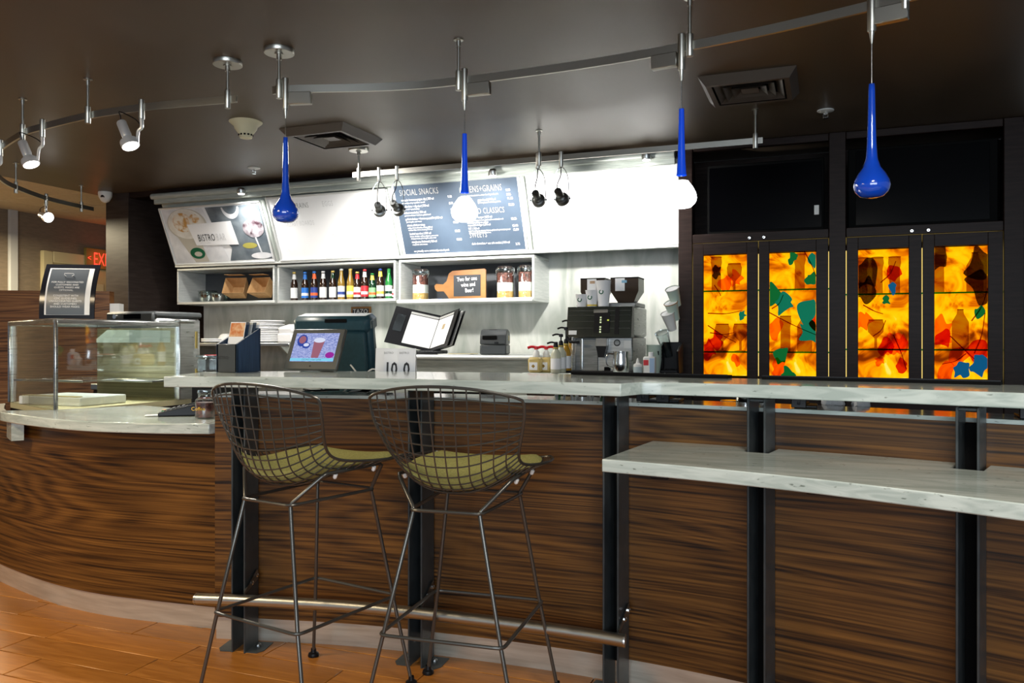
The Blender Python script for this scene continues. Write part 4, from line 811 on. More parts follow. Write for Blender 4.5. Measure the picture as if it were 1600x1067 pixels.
MB().box((B.x+.0, B.y-.05, (ZB+ZTOP)/2+.0), (.03, .115, ZTOP-ZB), .004).build('end_post', K['steel'], dc); MB().box((B.x-.0, B.y-.05, ZTOP+.008), (.04, .13, .016), .003).build('post_cap', K['steel'], dc)
for z in (1.20, .98): MB().cyl((B.x+.02, B.y+.018, z-.05), (B.x+.02, B.y+.018, z+.05), .008, 8).build('hinge', mat('brass', (.55, .40, .12), .3, 1), dc)
pane(Vector((-4.19, 3.755)), Vector((-3.50, 3.755)), ZB, ZTOP-.03, mottled('case_back_mottle', (.22, .20, .11), (.38, .35, .20), (1, 1, 60), 1, .6, detail=2), 'back_panel', .01)  # back sheet mottled olive to tan in fine level bands
MB().box((-3.83, 3.62, .968), (.66, .24, .012), .002).build('steel_shelf', K['steel'], dc)
MB().extr([(0, 0), (.24, 0), (.24, .07), (.08, .07), (0, .02)], Matrix(((1, 0, 0, -3.80), (0, 0, 1, 3.40), (0, 1, 0, 1.185), (0, 0, 0, 1))), .30).build('light_housing', mat('mint_white', (.55, .66, .60), .35), dc)
MB().box((-3.83, 3.30, .985), (.5, .36, .008), .002).build('glass_shelf', K['caseglass'], dc); MB().box((-3.83, 3.118, .985), (.5, .006, .012), .002).build('shelf_edge', K['nickel'], dc)
rb = thing('riser_block', 'cream display riser on the deck inside the glass case', 'riser', (-3.80, 3.25, ZB+.001)); MB().box((0, 0, .0225), (.44, .30, .045), .004).build('block', K['whitep'], rb); MB().box((0, -.13, .048), (.40, .03, .005), .002).build('label_rail', K['creamd'], rb)
light('case_lamp', 'AREA', (-3.70, 3.45, 1.178), 2.2, (.95, 1, .97), (-3.70, 3.4501, 0), shape='RECTANGLE', size=.22, size_y=.25)
# sign on the case
g = thing('counter_sign', 'curved black framed notice about masks standing on the display case', 'sign', (-3.60, 3.04, ZTOP+.007), math.atan2(.495, .869)); W_, H_ = .262, .285
def cv(x, z, d=0): t = z/H_; return Vector((x, .095*t-.03*math.sin(t*math.pi)-d, z))
def strip(name, x0, x1, z0, z1, d, m, th=.006):
    q = MB(); q.grid(lambda u, v: cv(x0+(x1-x0)*u, z0+(z1-z0)*v, d), 2, 10); q.grid(lambda u, v: cv(x0+(x1-x0)*u, z0+(z1-z0)*v, d-th), 2, 10, flip=True); return q.build(name, m, g)
strip('backing', -W_/2, W_/2, .0, H_, 0, mat('sign_black', (.012, .013, .018), .15), .008); strip('border', -W_/2+.025, W_/2-.022, .02, H_-.022, .0012, K['white'], .001); strip('notice', -W_/2+.033, W_/2-.047, .021, H_-.026, .0024, mat('notice_slate', (.085, .10, .12), .3), .001)
for k_, tx in enumerate(('FOR FULLY VACCINATED', 'CUSTOMERS AND', 'GUESTS, MASKS ARE', 'OPTIONAL.', '', 'CONSISTENT WITH', 'CDC GUIDELINES,', 'UNVACCINATED GUESTS', 'AND CUSTOMERS', 'SHOULD WEAR MASKS.')):
    if tx: z = .185-k_*.0142; p_ = cv(-.007, z, .0035); t = z/H_; lettering(tx, .0135, K['whitet'], g, p_, (R(90)-math.atan(.33-.33*math.cos(t*math.pi)), 0, 0), 'CENTER')
z = .225; p_ = cv(-.007, z, .004); mk = [(-.022, .010), (.022, .010), (.024, .004), (.014, -.004), (.008, -.010), (0, -.014), (-.008, -.010), (-.014, -.004), (-.024, .004)]
MB().tube([(p_.x+x, p_.y, p_.z+zz) for x, zz in mk], .0011, 5, closed=True).build('mask_symbol', K['whitet'], g)
# oven behind the case
o = thing('countertop_oven', 'charcoal countertop oven with dial and small display behind case', 'oven', (-4.36, 4.40, .902)); MB().box((0, 0, .24), (.42, .44, .44), .03).build('body', K['steel'], o); MB().box((0, 0, .470), (.42, .44, .04), .018).build('top_cover', K['darkg'], o)
MB().box((0, -.225, .44), (.41, .03, .085), .012).build('control_panel', K['darkg'], o); MB().lathe([(.018, 0), (.016, .018), (0, .019)], 16, (-.11, -.24, .455), (0, -1, 0), cap=False).build('dial', K['chrome'], o); MB().box((.03, -.241, .455), (.15, .004, .035), .002).build('display', K['screen'], o); MB().box((0, -.228, .22), (.32, .02, .26), .008).build('door', K['black'], o)
for x in (-.17, .17): MB().cyl((x, -.15, 0), (x, -.15, .022), .02, 10).build('foot', K['black'], o); MB().cyl((x, .15, 0), (x, .15, .022), .02, 10).build('foot', K['black'], o)
o = thing('oven_stand', 'dark base cabinet carrying the countertop oven', 'cabinet', (-4.36, 4.42, 0)); MB().box((0, 0, .43), (.6, .56, .86), .006).build('body', K['espresso'], o); MB().box((0, 0, .881), (.62, .58, .04), .004).build('top', K['steel'], o)
# ------------------------------------------------------------------ things on the service counter
p = atz(272, 650, ZL); o = thing('card_reader', 'black card payment terminal with green and orange keys', 'card reader', (p.x+.01, p.y+.03, ZL+.001), R(-52))
MB().extr([(0, 0), (.19, 0), (.19, .048), (.15, .052), (0, .016)], Matrix(((0, 0, 1, -.04), (1, 0, 0, -.09), (0, 1, 0, 0), (0, 0, 0, 1))), .08).build('body', K['black'], o, bevel=.004)
for i in range(3):
    for j in range(5):
        y = -.07+j*.020; z = .0165+(y+.09)*.24+.002; m_ = [lgreen, redl, ylw][i] if j == 0 else K['darkg']; MB().box((.022-i*.022, y, z), (.017, .013, .006), .002, Matrix.Rotation(R(13.5), 3, 'X')).build('key', m_, o)
MB().box((0, .055, .0525), (.062, .05, .004), .001, Matrix.Rotation(R(10), 3, 'X')).build('screen', K['screen'], o); MB().box((.0, -.115, .004), (.055, .06, .002), .0005).build('card', K['whitep'], o)
p = atz(313, 654, ZL); o = thing('bean_jar', 'glass jar of dark beans with yellow lettering on white counter', 'jar', (p.x, p.y+.03, ZL+.001)); r = .041
MB().lathe([(r*.94, .004), (r*.94, .066)], 20).build('beans', K['bean'], o); MB().lathe([(r, 0), (r+.001, .004), (r, .075), (r*.72, .086), (r*.70, .10), (r*.76, .104)], 24, cap=False).build('glass', K['glass'], o)
lettering('Coffee', .022, mat('yellow_print', (.75, .42, .02), .5), o, (.0, -r-.002, .034), (R(90), 0, R(20)), 'CENTER'); MB().lathe([(r*.78, .1045), (r*.80, .108), (r*.78, .118), (0, .119)], 20, cap=False).build('lid', K['plasticclear'], o)
# ------------------------------------------------------------------ things on the bar top
ZR = 1.0655
p = atz(373, 582, 1.065); o = thing('menu_holder', 'navy wooden slanted leaflet holder on bar top', 'holder', (p.x-.045, p.y+.055, ZR)); w, d = .104, .15; m_ = K['navy']
MB().box((0, -d/2+.004, .0585), (w, .008, .117), .002).build('front', K['darkg'], o); MB().box((0, d/2-.004, .0925), (w, .008, .185), .002).build('back', m_, o); MB().box((0, 0, .005), (w-.017, d-.017, .01), .001).build('base', m_, o)
for s_ in (-1, 1): MB().extr([(-d/2, 0), (d/2, 0), (d/2, .185), (-d/2, .117)], Matrix(((0, 0, 1, s_*(w/2-.004)-.004), (1, 0, 0, 0), (0, 1, 0, 0), (0, 0, 0, 1))), .008).build('side', m_, o)
lettering('BISTRO', .018, K['blackt'], o, (-.02, -d/2-.001, .055), (R(90), 0, 0), 'CENTER')
for k_ in range(5):
    lf = thing('leaflet', ['white leaflet with orange food picture in the holder', 'dark blue leaflet behind the food leaflet', 'pale leaflet in the middle of the holder', 'dark leaflet near the back of the holder', 'white leaflet at the back of the holder'][k_], 'leaflet', (p.x-.045, p.y+.01+k_*.022, ZR+.012), 0, 'leaflets in the holder'); ro = Matrix.Rotation(R(-14), 3, 'X')
    MB().box((0, .02, .10), (.078, .002, .20), .0004, ro).build('sheet', [K['white'], K['navy'], K['sidew'], K['slate'], K['white']][k_], lf)
    if k_ == 0: MB().box((0, .0355, .165), (.074, .001, .06), .0003, ro).build('picture', mottled('food_print', (.55, .14, .02), (.7, .45, .25), nscale=40, rough=.5), lf)
p = atz(480, 581, 1.065); o = thing('photo_frame', 'tilted digital frame showing coconut and iced drink picture', 'digital frame', (p.x, p.y+.02, ZR)); w, h = .268, .192; Lm = Matrix.Translation((0, 0, .004)) @ Matrix.Rotation(R(-24), 4, 'X')
def tb(name, c, d_, m_, b=.001):
    q = MB(); q.m = Lm; q.box(c, d_, b); return q.build(name, m_, o)
tb('bezel', (0, 0, h/2), (w, .018, h), mat('gunmetal_bezel', (.045, .048, .044), .35), .005)
scr = emis('screen_lavender', (.42, .48, .88), .85)
t, = [scr.node_tree]; nz = t.nodes.new('ShaderNodeTexNoise'); nz.inputs['Scale'].default_value = 22; rp = ramp(t.nodes, [(.35, (.22, .28, .66)), (.65, (.55, .60, .95))]); t.links.new(nz.outputs['Fac'], rp.inputs[0]); t.links.new(rp.outputs[0], t.nodes['Emission'].inputs[0])
tb('screen', (0, -.0095, h/2+.008), (w-.05, .001, h-.060), scr, .0002)
def pic(name, poly, m_, dd):
    q = MB(); q.m = Lm; q.extr([(x, z) for x, z in poly], Matrix(((1, 0, 0, 0), (0, 0, -1, -.0101-dd), (0, 1, 0, 0), (0, 0, 0, 1))), .0001); return q.build(name, m_, o)
def E2(cx, cz, rx, rz, n=18): return [(cx+rx*math.cos(2*math.pi*k_/n), cz+rz*math.sin(2*math.pi*k_/n)) for k_ in range(n)]
sb, sbr, swh, sbk, spu = emis('screen_blue', (.05, .10, .50), .7), emis('screen_brown', (.42, .16, .22), .8), emis('screen_white', (.75, .80, 1), .9), emis('screen_cyan', (.25, .70, .95), .9), emis('screen_purple', (.35, .03, .35), .9)
pic('picture_band', [(-.109, .040), (.109, .040), (.109, .053), (-.109, .053)], sbk, .0002); pic('picture_coconut', E2(-.070, .135, .026, .028), sb, .0002); pic('picture_coconut', E2(-.070, .139, .018, .018), sbr, .0004); pic('picture_coconut', E2(-.045, .112, .020, .014), sb, .0003); pic('picture_coconut', E2(-.045, .115, .014, .008), swh, .0005)
pic('picture_cup', [(-.005, .055), (.030, .055), (.045, .135), (-.010, .135)], sbr, .0003); pic('picture_cup', E2(.017, .137, .029, .012), swh, .0005); pic('picture_fruit', E2(.085, .068, .022, .014), spu, .0003)
q = lettering('COCONUT + ICED COFFEE', .008, K['blackt'], o, (0, 0, 0), (0, 0, 0), 'CENTER'); q.matrix_local = Lm @ Matrix.Translation((0, -.0108, .0437)) @ Matrix.Rotation(R(90), 4, 'X')
tb('button', (0, -.0095, .018), (.006, .003, .004), K['black'], .0005); MB().box((0, .10, .055), (.07, .006, .13), .002, Matrix.Rotation(R(30), 3, 'X')).build('stand', K['black'], o)
# rubber mats along the back edge
for i, (xa, xb) in enumerate(((-.93, -.33), (-.16, .47))):
    ln = [q for q in off(TB, -.055) if xa-.05 <= q.x <= xb+.05]; o = thing('bar_mat', ['long black rubber bar mat beside the coffee machine end', 'long black rubber bar mat below the lit doors'][i], 'mat', (0, 0, 0), 0, 'rubber bar mats')
    MB().ribbon(ln, ZR, ZR+.010, .075).build('mat', K['blackm'], o); MB().ribbon(ln, ZR+.0101, ZR+.014, .006).build('raised_edge', K['black'], o)
# ------------------------------------------------------------------ staff side of the bar
ZK = .861
c = Vector((-2.235, 3.42, ZK)); o = thing('pos_terminal', 'dark teal point of sale terminal seen from behind', 'till', c, R(12))
MB().box((0, .06, .012), (.34, .30, .024), .008).build('base', K['teal'], o); MB().box((0, .06, .13), (.16, .14, .22), .03).build('stand', K['teal'], o)
rt = Matrix.Rotation(R(-14), 3, 'X')
MB().box((0, -.01, .285), (.39, .07, .34), .03, Matrix.Rotation(R(14), 3, 'X')).build('monitor_shell', K['teal'], o); MB().box((0, -.035, .42), (.385, .14, .085), .022, Matrix.Rotation(R(10), 3, 'X')).build('hood', K['teal'], o)
MB().box((.085, -.065, .27), (.17, .03, .22), .025, Matrix.Rotation(R(10), 3, 'X')).build('cable_cover', K['teal'], o); MB().box((.03, -.112, .43), (.11, .006, .018), .002).build('vent_slot', K['blackm'], o)
MB().tube(spline([(.10, -.1, .22), (.16, -.12, .17), (.22, -.10, .20), (.27, -.05, .12)], 6), .004, 6).build('cable', K['sidew'], o)
rs = thing('table_number_riser', 'low black riser carrying the table number cards', 'riser', (-1.56, 3.34, ZK)); MB().box((0, 0, .06), (.36, .16, .12), .006).build('body', K['black'], rs); MB().box((0, 0, .122), (.37, .17, .004), .001).build('top', K['darkg'], rs)
for i, (u, tx) in enumerate(((596, ''), (610, '10'), (634.5, '0'))):
    p = at(u, 560, 3.30+(.05 if i == 0 else 0)); o = thing('table_number', ['blank white table number card behind the number ten', 'white table number card with black ten beside the till', 'wider white table number card with a black zero'][i], 'table number', (p.x, p.y, ZK+.1245), R(14), 'table number cards'); w = .066 if i < 2 else .082; h = .175
    MB().extr([(-.0, 0), (.05, 0), (.026, h), (.020, h)], Matrix(((0, 0, 1, -w/2), (1, 0, 0, 0), (0, 1, 0, 0), (0, 0, 0, 1))), w).build('tent', K['white'], o)
    if tx: lettering(tx, .088, K['blackt'], o, (0, .003, .050), (R(90-6.5), 0, 0), 'CENTER', sx=.72, bold=.0018); lettering('BISTRO', .014, K['greyt'], o, (-.012, .0135, .150), (R(83.5), 0, 0), 'CENTER')
o = thing('cable_tangle', 'tangle of black and grey cables under the bar top', 'cables', (-2.05, 2.98, ZK+.005))
rnd = random.Random(3)
for k_ in range(7):
    pts = [(rnd.uniform(-.2, .35), rnd.uniform(-.05, .12), rnd.uniform(.01, .13)) for _ in range(5)]; MB().tube(spline(pts, 6), .004, 6).build('cable', K['black'] if k_ % 3 else K['sidew'], o)
for i, (x, y) in enumerate(((.03, 2.98), (.11, 2.945))):
    o = thing('napkin_bundle', ['crumpled white napkin in black tray near the shelf post', 'crumpled white napkin in black tray further along the bar'][i], 'napkin', (x, y, ZK+.005), 0, 'white napkins under the bar top')
    MB().box((0, 0, .05), (.075, .09, .10), .004).build('tray', K['black'], o)
    for q in range(3): MB().lathe([(0, 0), (.022, .004), (.028, .022), (.016, .042), (0, .05)], 9, (rnd.uniform(-.02, .02), rnd.uniform(-.02, .02), .101), (rnd.uniform(-.5, .5), rnd.uniform(-.5, .5), 1), cap=False).build('fold', K['white'], o, sharp=.2)
for i, (x, y, h) in enumerate(((-.20, 2.99, .135), (-.265, 3.01, .150), (-.32, 3.02, .12))):
    o = thing('cocktail_shaker', ['short steel shaker beside the post under the bar top', 'tall steel shaker under the bar top', 'small steel measuring cup under the bar top'][i], 'shaker', (x, y, ZK+.001), 0, 'steel shakers under the bar top'); MB().lathe([(.028, 0), (.032, h*.6), (.034, h*.62), (.036, h)], 18).build('cup', K['chrome'], o); MB().lathe([(.0365, h-.008), (.0365, h)], 18, cap=False).build('rim', K['chrome'], o)
o = thing('stirrer_caddy', 'clear caddy of white and green straws under the bar top', 'caddy', (-.90, 3.06, ZK+.001)); MB().box((0, 0, .03), (.26, .10, .06), .004).build('tray', K['plasticclear'], o)
for k_ in range(12): MB().cyl((-.11+k_*.02, 0, .03), (-.11+k_*.02+rnd.uniform(-.03, .03), rnd.uniform(-.03, .03), .165), .005, 6).build('straw', [K['white'], K['whitep'], lgreen][k_ % 3 if k_ % 4 else 0], o)
# ------------------------------------------------------------------ back counter
o = thing('steel_counter', 'tall stainless back counter with sloped front under the shelves', 'counter', (-2.83, 5.32, 0)); MB().box((0, .40, 1.078), (1.92, .80, .026), .006).build('top', K['steelw'], o); MB().cyl((-.96, -.004, 1.075), (.96, -.004, 1.075), .018, 12).build('rolled_edge', K['steelw'], o)
MB().extr([(.02, 1.06), (.80, 1.06), (.80, 0), (.16, 0), (.16, .60)], Matrix(((0, 0, 1, -.955), (1, 0, 0, 0), (0, 1, 0, 0), (0, 0, 0, 1))), 1.91).build('body', K['steelc'], o)
ZLo = .985
o = thing('coffee_counter', 'stone back counter under the coffee machine', 'counter', (-1.44, 5.0, 0)); MB().box((0, .58, ZLo-.02), (.84, 1.15, .04), .004).build('top', K['stone'], o); MB().box((0, .60, (ZLo-.041)/2), (.82, 1.08, ZLo-.041), .004).build('body', K['espresso'], o)
zsh = at(380, 535.5, 5.68).z
o = thing('plate_shelf', 'steel wall shelf with angled bracket carrying white plates', 'shelf', (-4.85, 5.66, zsh-.03)); MB().box((0, .245, .015), (1.34, .49, .03), .005).build('top', K['steel'], o)
for x in (-.55, .55): MB().extr([(.02, 0), (.48, 0), (.48, -.30)], Matrix(((0, 0, 1, x), (1, 0, 0, 0), (0, 1, 0, 0), (0, 0, 0, 1))), .02).build('bracket', K['steel'], o)
plm = MB().lathe([(0, .002), (.07, .002), (.085, .006), (.140, .009), (.147, .015), (.142, .0225), (.08, .012), (0, .008)], 28, cap=False).mesh('dish', K['white']); plf = MB().lathe([(.075, 0), (.08, .003)], 24, cap=False).mesh('foot_rim', K['white'])
p0 = at(417, 535, 5.84)
for k_ in range(12):
    o = thing('plate', 'white plate at the bottom of the tall stack on the steel shelf' if k_ == 0 else 'white plate at the top of the tall stack on the steel shelf' if k_ == 11 else 'white plate within the tall stack on the steel shelf', 'plate', (p0.x+(.012 if k_ % 2 else -.008)*(k_ > 5), 5.84, zsh+.001+k_*.0155), 0, 'plates in the tall stack'); dup(plm, 'dish', o); dup(plf, 'foot_rim', o)
bm = MB().lathe([(0, .075), (.03, .075), (.045, .068), (.075, .012), (.078, .0)], 24, cap=False).mesh('bowl_shell', K['whitep']); bf = MB().lathe([(.032, .075), (.032, .08), (.028, .08)], 20, cap=False).mesh('foot_rim', K['whitep'])
for i, (u, Y, dz, tx) in enumerate(((372, 5.86, 0, 'upturned white bowl leaning by the plate stack'), (352, 5.90, .0, 'upturned white bowl between the bowl and flat dish'))):
    p = at(u, 535, Y); o = thing('upturned_bowl', tx, 'bowl', (p.x, Y, zsh+.001+dz), 0, 'upturned bowls on the steel shelf'); dup(bm, 'bowl_shell', o); dup(bf, 'foot_rim', o)
p = at(333, 535, 5.84)
for k_ in range(2): o = thing('flat_dish', ['lower flat white dish at the end of the steel shelf', 'upper flat white dish at the end of the steel shelf'][k_], 'dish', (p.x, 5.84, zsh+.001+k_*.016), 0, 'flat dishes'); q = dup(plm, 'dish', o); q.scale = (.7, .7, .9); q = dup(plf, 'foot_rim', o); q.scale = (.7, .7, .9)
p = at(452, 535, 5.74); o = thing('takeout_box', 'white clamshell takeaway box beside the plate stack', 'box', (p.x, 5.74, zsh+.001)); MB().box((0, 0, .04), (.15, .14, .08), .012).build('tray', K['white'], o); MB().box((0, .02, .115), (.15, .16, .06), .014, Matrix.Rotation(R(12), 3, 'X')).build('lid', K['white'], o)
p = at(335, 582, 4.2); p = Vector((-3.10, 4.05, 0)); 
o = thing('salad_container', 'clear plastic container with red print behind the bar end', 'container', atz(333, 583, 1.02)+Vector((0, 0, 0)), R(10)); zz = o.location.z
MB().box((0, 0, .045), (.135, .11, .085), .012).build('tub', K['plasticclear'], o); MB().box((0, 0, .092), (.14, .115, .010), .004).build('lid', K['plasticclear'], o); MB().box((.01, 0, .098), (.09, .06, .002), .0005).build('sticker', redl, o)
q = thing('serving_trolley', 'dark narrow stand under the clear salad container', 'stand', (o.location.x, o.location.y, 0), R(10)); MB().box((0, 0, .509), (.17, .14, 1.016), .004).build('body', K['black'], q); MB().box((0, -.071, .6), (.12, .002, .5), .0005).build('panel', K['darkg'], q)
# small framed sign on wall
p = at(563, 487, 6.13); o = thing('tea_sign', 'small wooden framed chalk sign on the splashback above the till', 'sign', (p.x, 6.135, p.z-.045)); MB().box((0, .008, .03), (.20, .016, .12), .004).build('frame', K['board_wood'], o); MB().box((0, -.001, .03), (.165, .003, .085), .001).build('slate', K['chalk'], o); lettering('TAZO', .055, K['palet'], o, (0, -.004, .03), (R(90), 0, 0), 'CENTER')
# open menu binder
zc_ = 1.0915; p = at(671, 547, 5.62); o = thing('menu_binder', 'open black menu binder with white pages on steel counter', 'binder', (p.x, 5.62, zc_+.03))
up = Vector((.055, .075, .25)); ld = Vector((-.215, -.10, .052)); rd = Vector((.185, -.105, .042))
def sheet(name, o0, d_, m_, sx=1, sz=1, off_=0, th=.004, x0=0, z0=0):
    n = d_.cross(up).normalized(); n = n if n.y < 0 else -n; a = o0+d_*x0+up*z0+n*off_; v_ = [a, a+d_*sx, a+d_*sx+up*sz, a+up*sz]; v2 = [q-n*th for q in v_]
    return MB().add(v_+v2, [[0, 1, 2, 3], [7, 6, 5, 4], [0, 4, 5, 1], [1, 5, 6, 2], [2, 6, 7, 3], [3, 7, 4, 0]]).build(name, m_, o)
O0 = Vector((0, 0, .0)); sheet('cover', O0, ld, K['black'], 1.45, 1.12, 0, .006, 0, -.05); sheet('cover', O0, rd, K['black'], 1.15, 1.12, 0, .006, 0, -.05)
sheet('page', O0, ld, K['white'], .90, .88, .004, .002, .02, .04); sheet('page', O0, rd, K['white'], .90, .88, .004, .002, .03, .04); sheet('page_header', O0, ld, K['sidew'], .90, .06, .006, .001, .02, .94); sheet('page_header', O0, rd, K['sidew'], .90, .06, .006, .001, .03, .94)
sheet('pocket', O0, ld, K['plasticclear'], .28, .5, .006, .001, 1.05, .35); sheet('page_print', O0, rd, mat('tan_print', (.4, .3, .16), .5), .16, .16, .006, .0005, .42, .55)
for k_ in range(3): sheet('page_edge', O0+rd.normalized()*.0+Vector((.010, .012, 0))*(k_+1), rd, K['sidew'] if k_ % 2 else K['black'], 1.12, 1.05, -.006-.004*k_, .002, 0, -.02)
MB().box((.0, .03, -.015), (.22, .14, .028), .006).build('stand', K['black'], o)
o = thing('keyboard', 'black keyboard lying below the menu binder', 'keyboard', (p.x-.02, 5.44, zc_+.001)); MB().box((0, 0, .009), (.40, .10, .018), .004).build('case', K['black'], o)
kk = MB().box((0, 0, 0), (.018, .014, .006), .002).mesh('key', K['darkg'])
for i in range(17):
    for j in range(4): dup(kk, 'key', o, (-.184+i*.023, -.036+j*.022, .021))
o = thing('paper_sheets', 'loose pale papers beside the keyboard on steel counter', 'paper', (p.x+.30, 5.46, zc_+.001), R(12)); MB().box((0, 0, .002), (.24, .14, .003), .0005).build('sheet', K['whitep'], o); MB().box((.05, .03, .005), (.22, .13, .002), .0005, Matrix.Rotation(R(12), 3, 'Z')).build('sheet', K['creamd'], o)
# receipt printer
p = at(772, 553, 5.50); o = thing('receipt_printer', 'charcoal receipt printer with rounded top on steel counter', 'printer', (p.x, 5.52, zc_+.001), R(14)); o.scale = (1.25, 1.15, 1.05); MB().box((0, 0, .035), (.155, .19, .07), .008).build('base', K['darkg'], o)
MB().extr([(-.095, .071), (.095, .071), (.095, .14), (.07, .165), (.0, .178), (-.05, .170), (-.085, .135)], Matrix(((0, 0, 1, -.0775), (1, 0, 0, 0), (0, 1, 0, 0), (0, 0, 0, 1))), .155).build('cover', K['darkg'], o, bevel=.008)
MB().box((-.02, -.089, .118), (.085, .012, .028), .004).build('paper_slot', K['blackm'], o); MB().box((.02, -.095, .082), (.024, .006, .014), .002).build('button', K['black'], o); MB().box((.079, .02, .115), (.002, .03, .035), .0005).build('sticker', K['creamd'], o); MB().box((-.01, -.02, .178), (.05, .03, .002), .0005).build('badge', K['sidew'], o)
# syrups
def pump_bottle(u, vt, Y, body, pumpm, tx, grp, sq=True, w=.092, hb=.085, headdir=-1):
    p = at(u, 560, Y); o = thing('syrup_bottle', tx, 'syrup bottle', (p.x, Y, ZLo+.001), 0, grp); top = at(u, vt, Y).z-ZLo
    if sq: MB().box((0, 0, hb/2), (w, w, hb), .014).build('body', body, o); MB().box((-.005, -w/2-.0005, hb*.42), (w*.62, .002, hb*.5), .0005).build('label', K['white'], o); MB().box((-.005, -w/2-.002, hb*.42), (.018, .001, .018), .0003, Matrix.Rotation(R(45), 3, 'Y')).build('emblem', c_(.3, .18, .02), o)
    else: MB().lathe([(.032, 0), (.034, .004), (.034, hb*.78), (.015, hb)], 16).build('body', body, o); MB().lathe([(.0345, hb*.15), (.0345, hb*.6)], 16, cap=False).build('label', K['white'], o)
    z = hb; cz = .034 if sq else .030
    MB().lathe([(.022 if sq else .017, z), (.024 if sq else .017, z+.006), (.020 if sq else .015, z+cz), (.010, z+cz+.012)], 14).build('collar', K['whitep'] if sq else K['black'], o)
    if not sq: MB().lathe([(.0178, z+.004), (.0178, z+.010)], 14, cap=False).build('band', ylw, o)
    MB().cyl((0, 0, z+cz+.010), (0, 0, top-.012), .0055, 8).build('stem', pumpm if not sq else K['whitep'], o); q = MB()
    q.lathe([(.014, top-.022), (.014, top-.004), (.008, top)], 12); q.tube(spline([(0, 0, top-.008), (headdir*.03, -.006, top-.004), (headdir*.056, -.012, top-.012)], 4), .006 if not sq else .009, 8); q.build('pump_head', pumpm, o)
yel, amb2, cle = mat('pale_syrup', (.55, .42, .16), .25), mat('amber_syrup', (.42, .22, .02), .2), mat('clear_syrup', (.50, .50, .38), .2)
for i, (u, Y) in enumerate(((838, 5.06), (853.5, 5.10), (867, 5.2))): pump_bottle(u, 541, Y, yel, K['red'], ['square syrup jug with red pump nearest the steel counter', 'square syrup jug with red pump in the middle of three', 'square syrup jug with red pump half hidden by black pumps'][i], 'syrup jugs with red pumps', hb=.10)
for i, (u, vt, Y, m_) in enumerate(((868.5, 534, 5.03, cle), (876.5, 521.5, 5.10, cle), (884.5, 511, 5.16, amb2), (891, 500, 5.40, amb2))): pump_bottle(u, vt, Y, m_, K['black'], ['shortest syrup bottle with black pump beside red pumps', 'clear syrup bottle with black pump and white collar band', 'amber syrup bottle with tall black pump', 'amber syrup bottle with black pump half behind the machine'][i], 'syrup bottles with black pumps', sq=False, hb=.155+i*.012)
# coffee machine
Yf = 5.20; xl, xr = -1.60, -1.165; w = xr-xl
o = thing('coffee_machine', 'large automatic espresso machine with two bean hoppers', 'coffee machine', ((xl+xr)/2, Yf, ZLo+.001)); zz = ZLo+.001
MB().box((0, .24, .118), (w*.96, .42, .232), .008).build('body', K['steel'], o); MB().box((0, .24, .335), (w*.98, .42, .20), .010).build('upper_body', K['steel'], o); MB().box((.0, .29, .450), (w*.94, .30, .028), .004).build('cup_tray', K['steeld'], o)
MB().extr([(-.055, .232), (.03, .232), (.03, .432), (-.02, .432)], Matrix(((0, 0, 1, -w/2), (1, 0, 0, 0), (0, 1, 0, 0), (0, 0, 0, 1))), w).build('front_hood', mottled('dark_olive_panel', (.012, .016, .013), (.022, .028, .022), nscale=4, rough=.22), o)
sl = math.atan2(.035, .20)
def hood(name, x, z, dx, dz, m_, d=.003): y = -.055+(z-.232)*.175-.002; return MB().box((x, y, z), (dx, d, dz), .0006, Matrix.Rotation(-sl, 3, 'X')).build(name, m_, o)
for z in (.405, .375, .335, .290): hood('groove', 0, z, w*.96, .002, K['steeld'])
hood('key_panel', .02, .327, .105, .13, K['black'], .006); hood('brand_plate', .01, .402, .095, .022, K['steeld'], .006); hood('rating_plate', -.175, .262, .055, .028, K['whitep'], .004); hood('side_strip', .12, .34, .028, .18, K['black'], .004)
for i in range(3):
    for j in range(2): hood('button', .012, .36-i*.016-j*.062, .011, .010, emis('button_glow', (.75, .85, .5), .9) if (i, j) == (0, 0) else bpy.data.materials['button_glow'], .009)
hood('button', .062, .342, .012, .008, emis('button_yellow', (.7, .8, .1), 1), .009)
MB().box((-.10, .022, .115), (w*.36, .012, .215), .004).build('door', K['steeld'], o); MB().cyl((-.128, .010, .02), (-.128, .010, .22), .009, 10).build('steam_pipe', K['chrome'], o); MB().box((.01, -.0, .20), (.075, .05, .055), .004).build('spout', mat('spout_grey', (.35, .33, .30), .4), o)
MB().extr([(-.036, .172), (.036, .172), (.02, .10), (-.02, .10)], Matrix(((1, 0, 0, .01), (0, 0, -1, .0), (0, 1, 0, 0), (0, 0, 0, 1))), .02).build('spout_tip', K['black'], o)
MB().lathe([(.022, 0), (.022, .004), (.016, .006)], 20, (.105, .03, .195), (0, -1, 0)).build('gauge', K['black'], o); MB().lathe([(.0, .0065), (.016, .0065)], 18, (.105, .03, .195), (0, -1, 0), cap=False).build('gauge_face', K['steeld'], o); MB().box((.175, .027, .185), (.05, .004, .05), .001).build('notice', K['whitep'], o)
MB().box((.04, .025, .018), (.04, .02, .035), .003).build('waste_slot', K['blackm'], o); MB().tube(spline([(-.22, -.03, .24), (-.19, -.07, .205), (-.15, -.09, .20), (-.115, -.09, .20)], 5), .009, 8).build('lever', K['black'], o); MB().box((0, -.02, .006), (w*1.0, .12, .012), .003).build('drip_tray', K['black'], o)
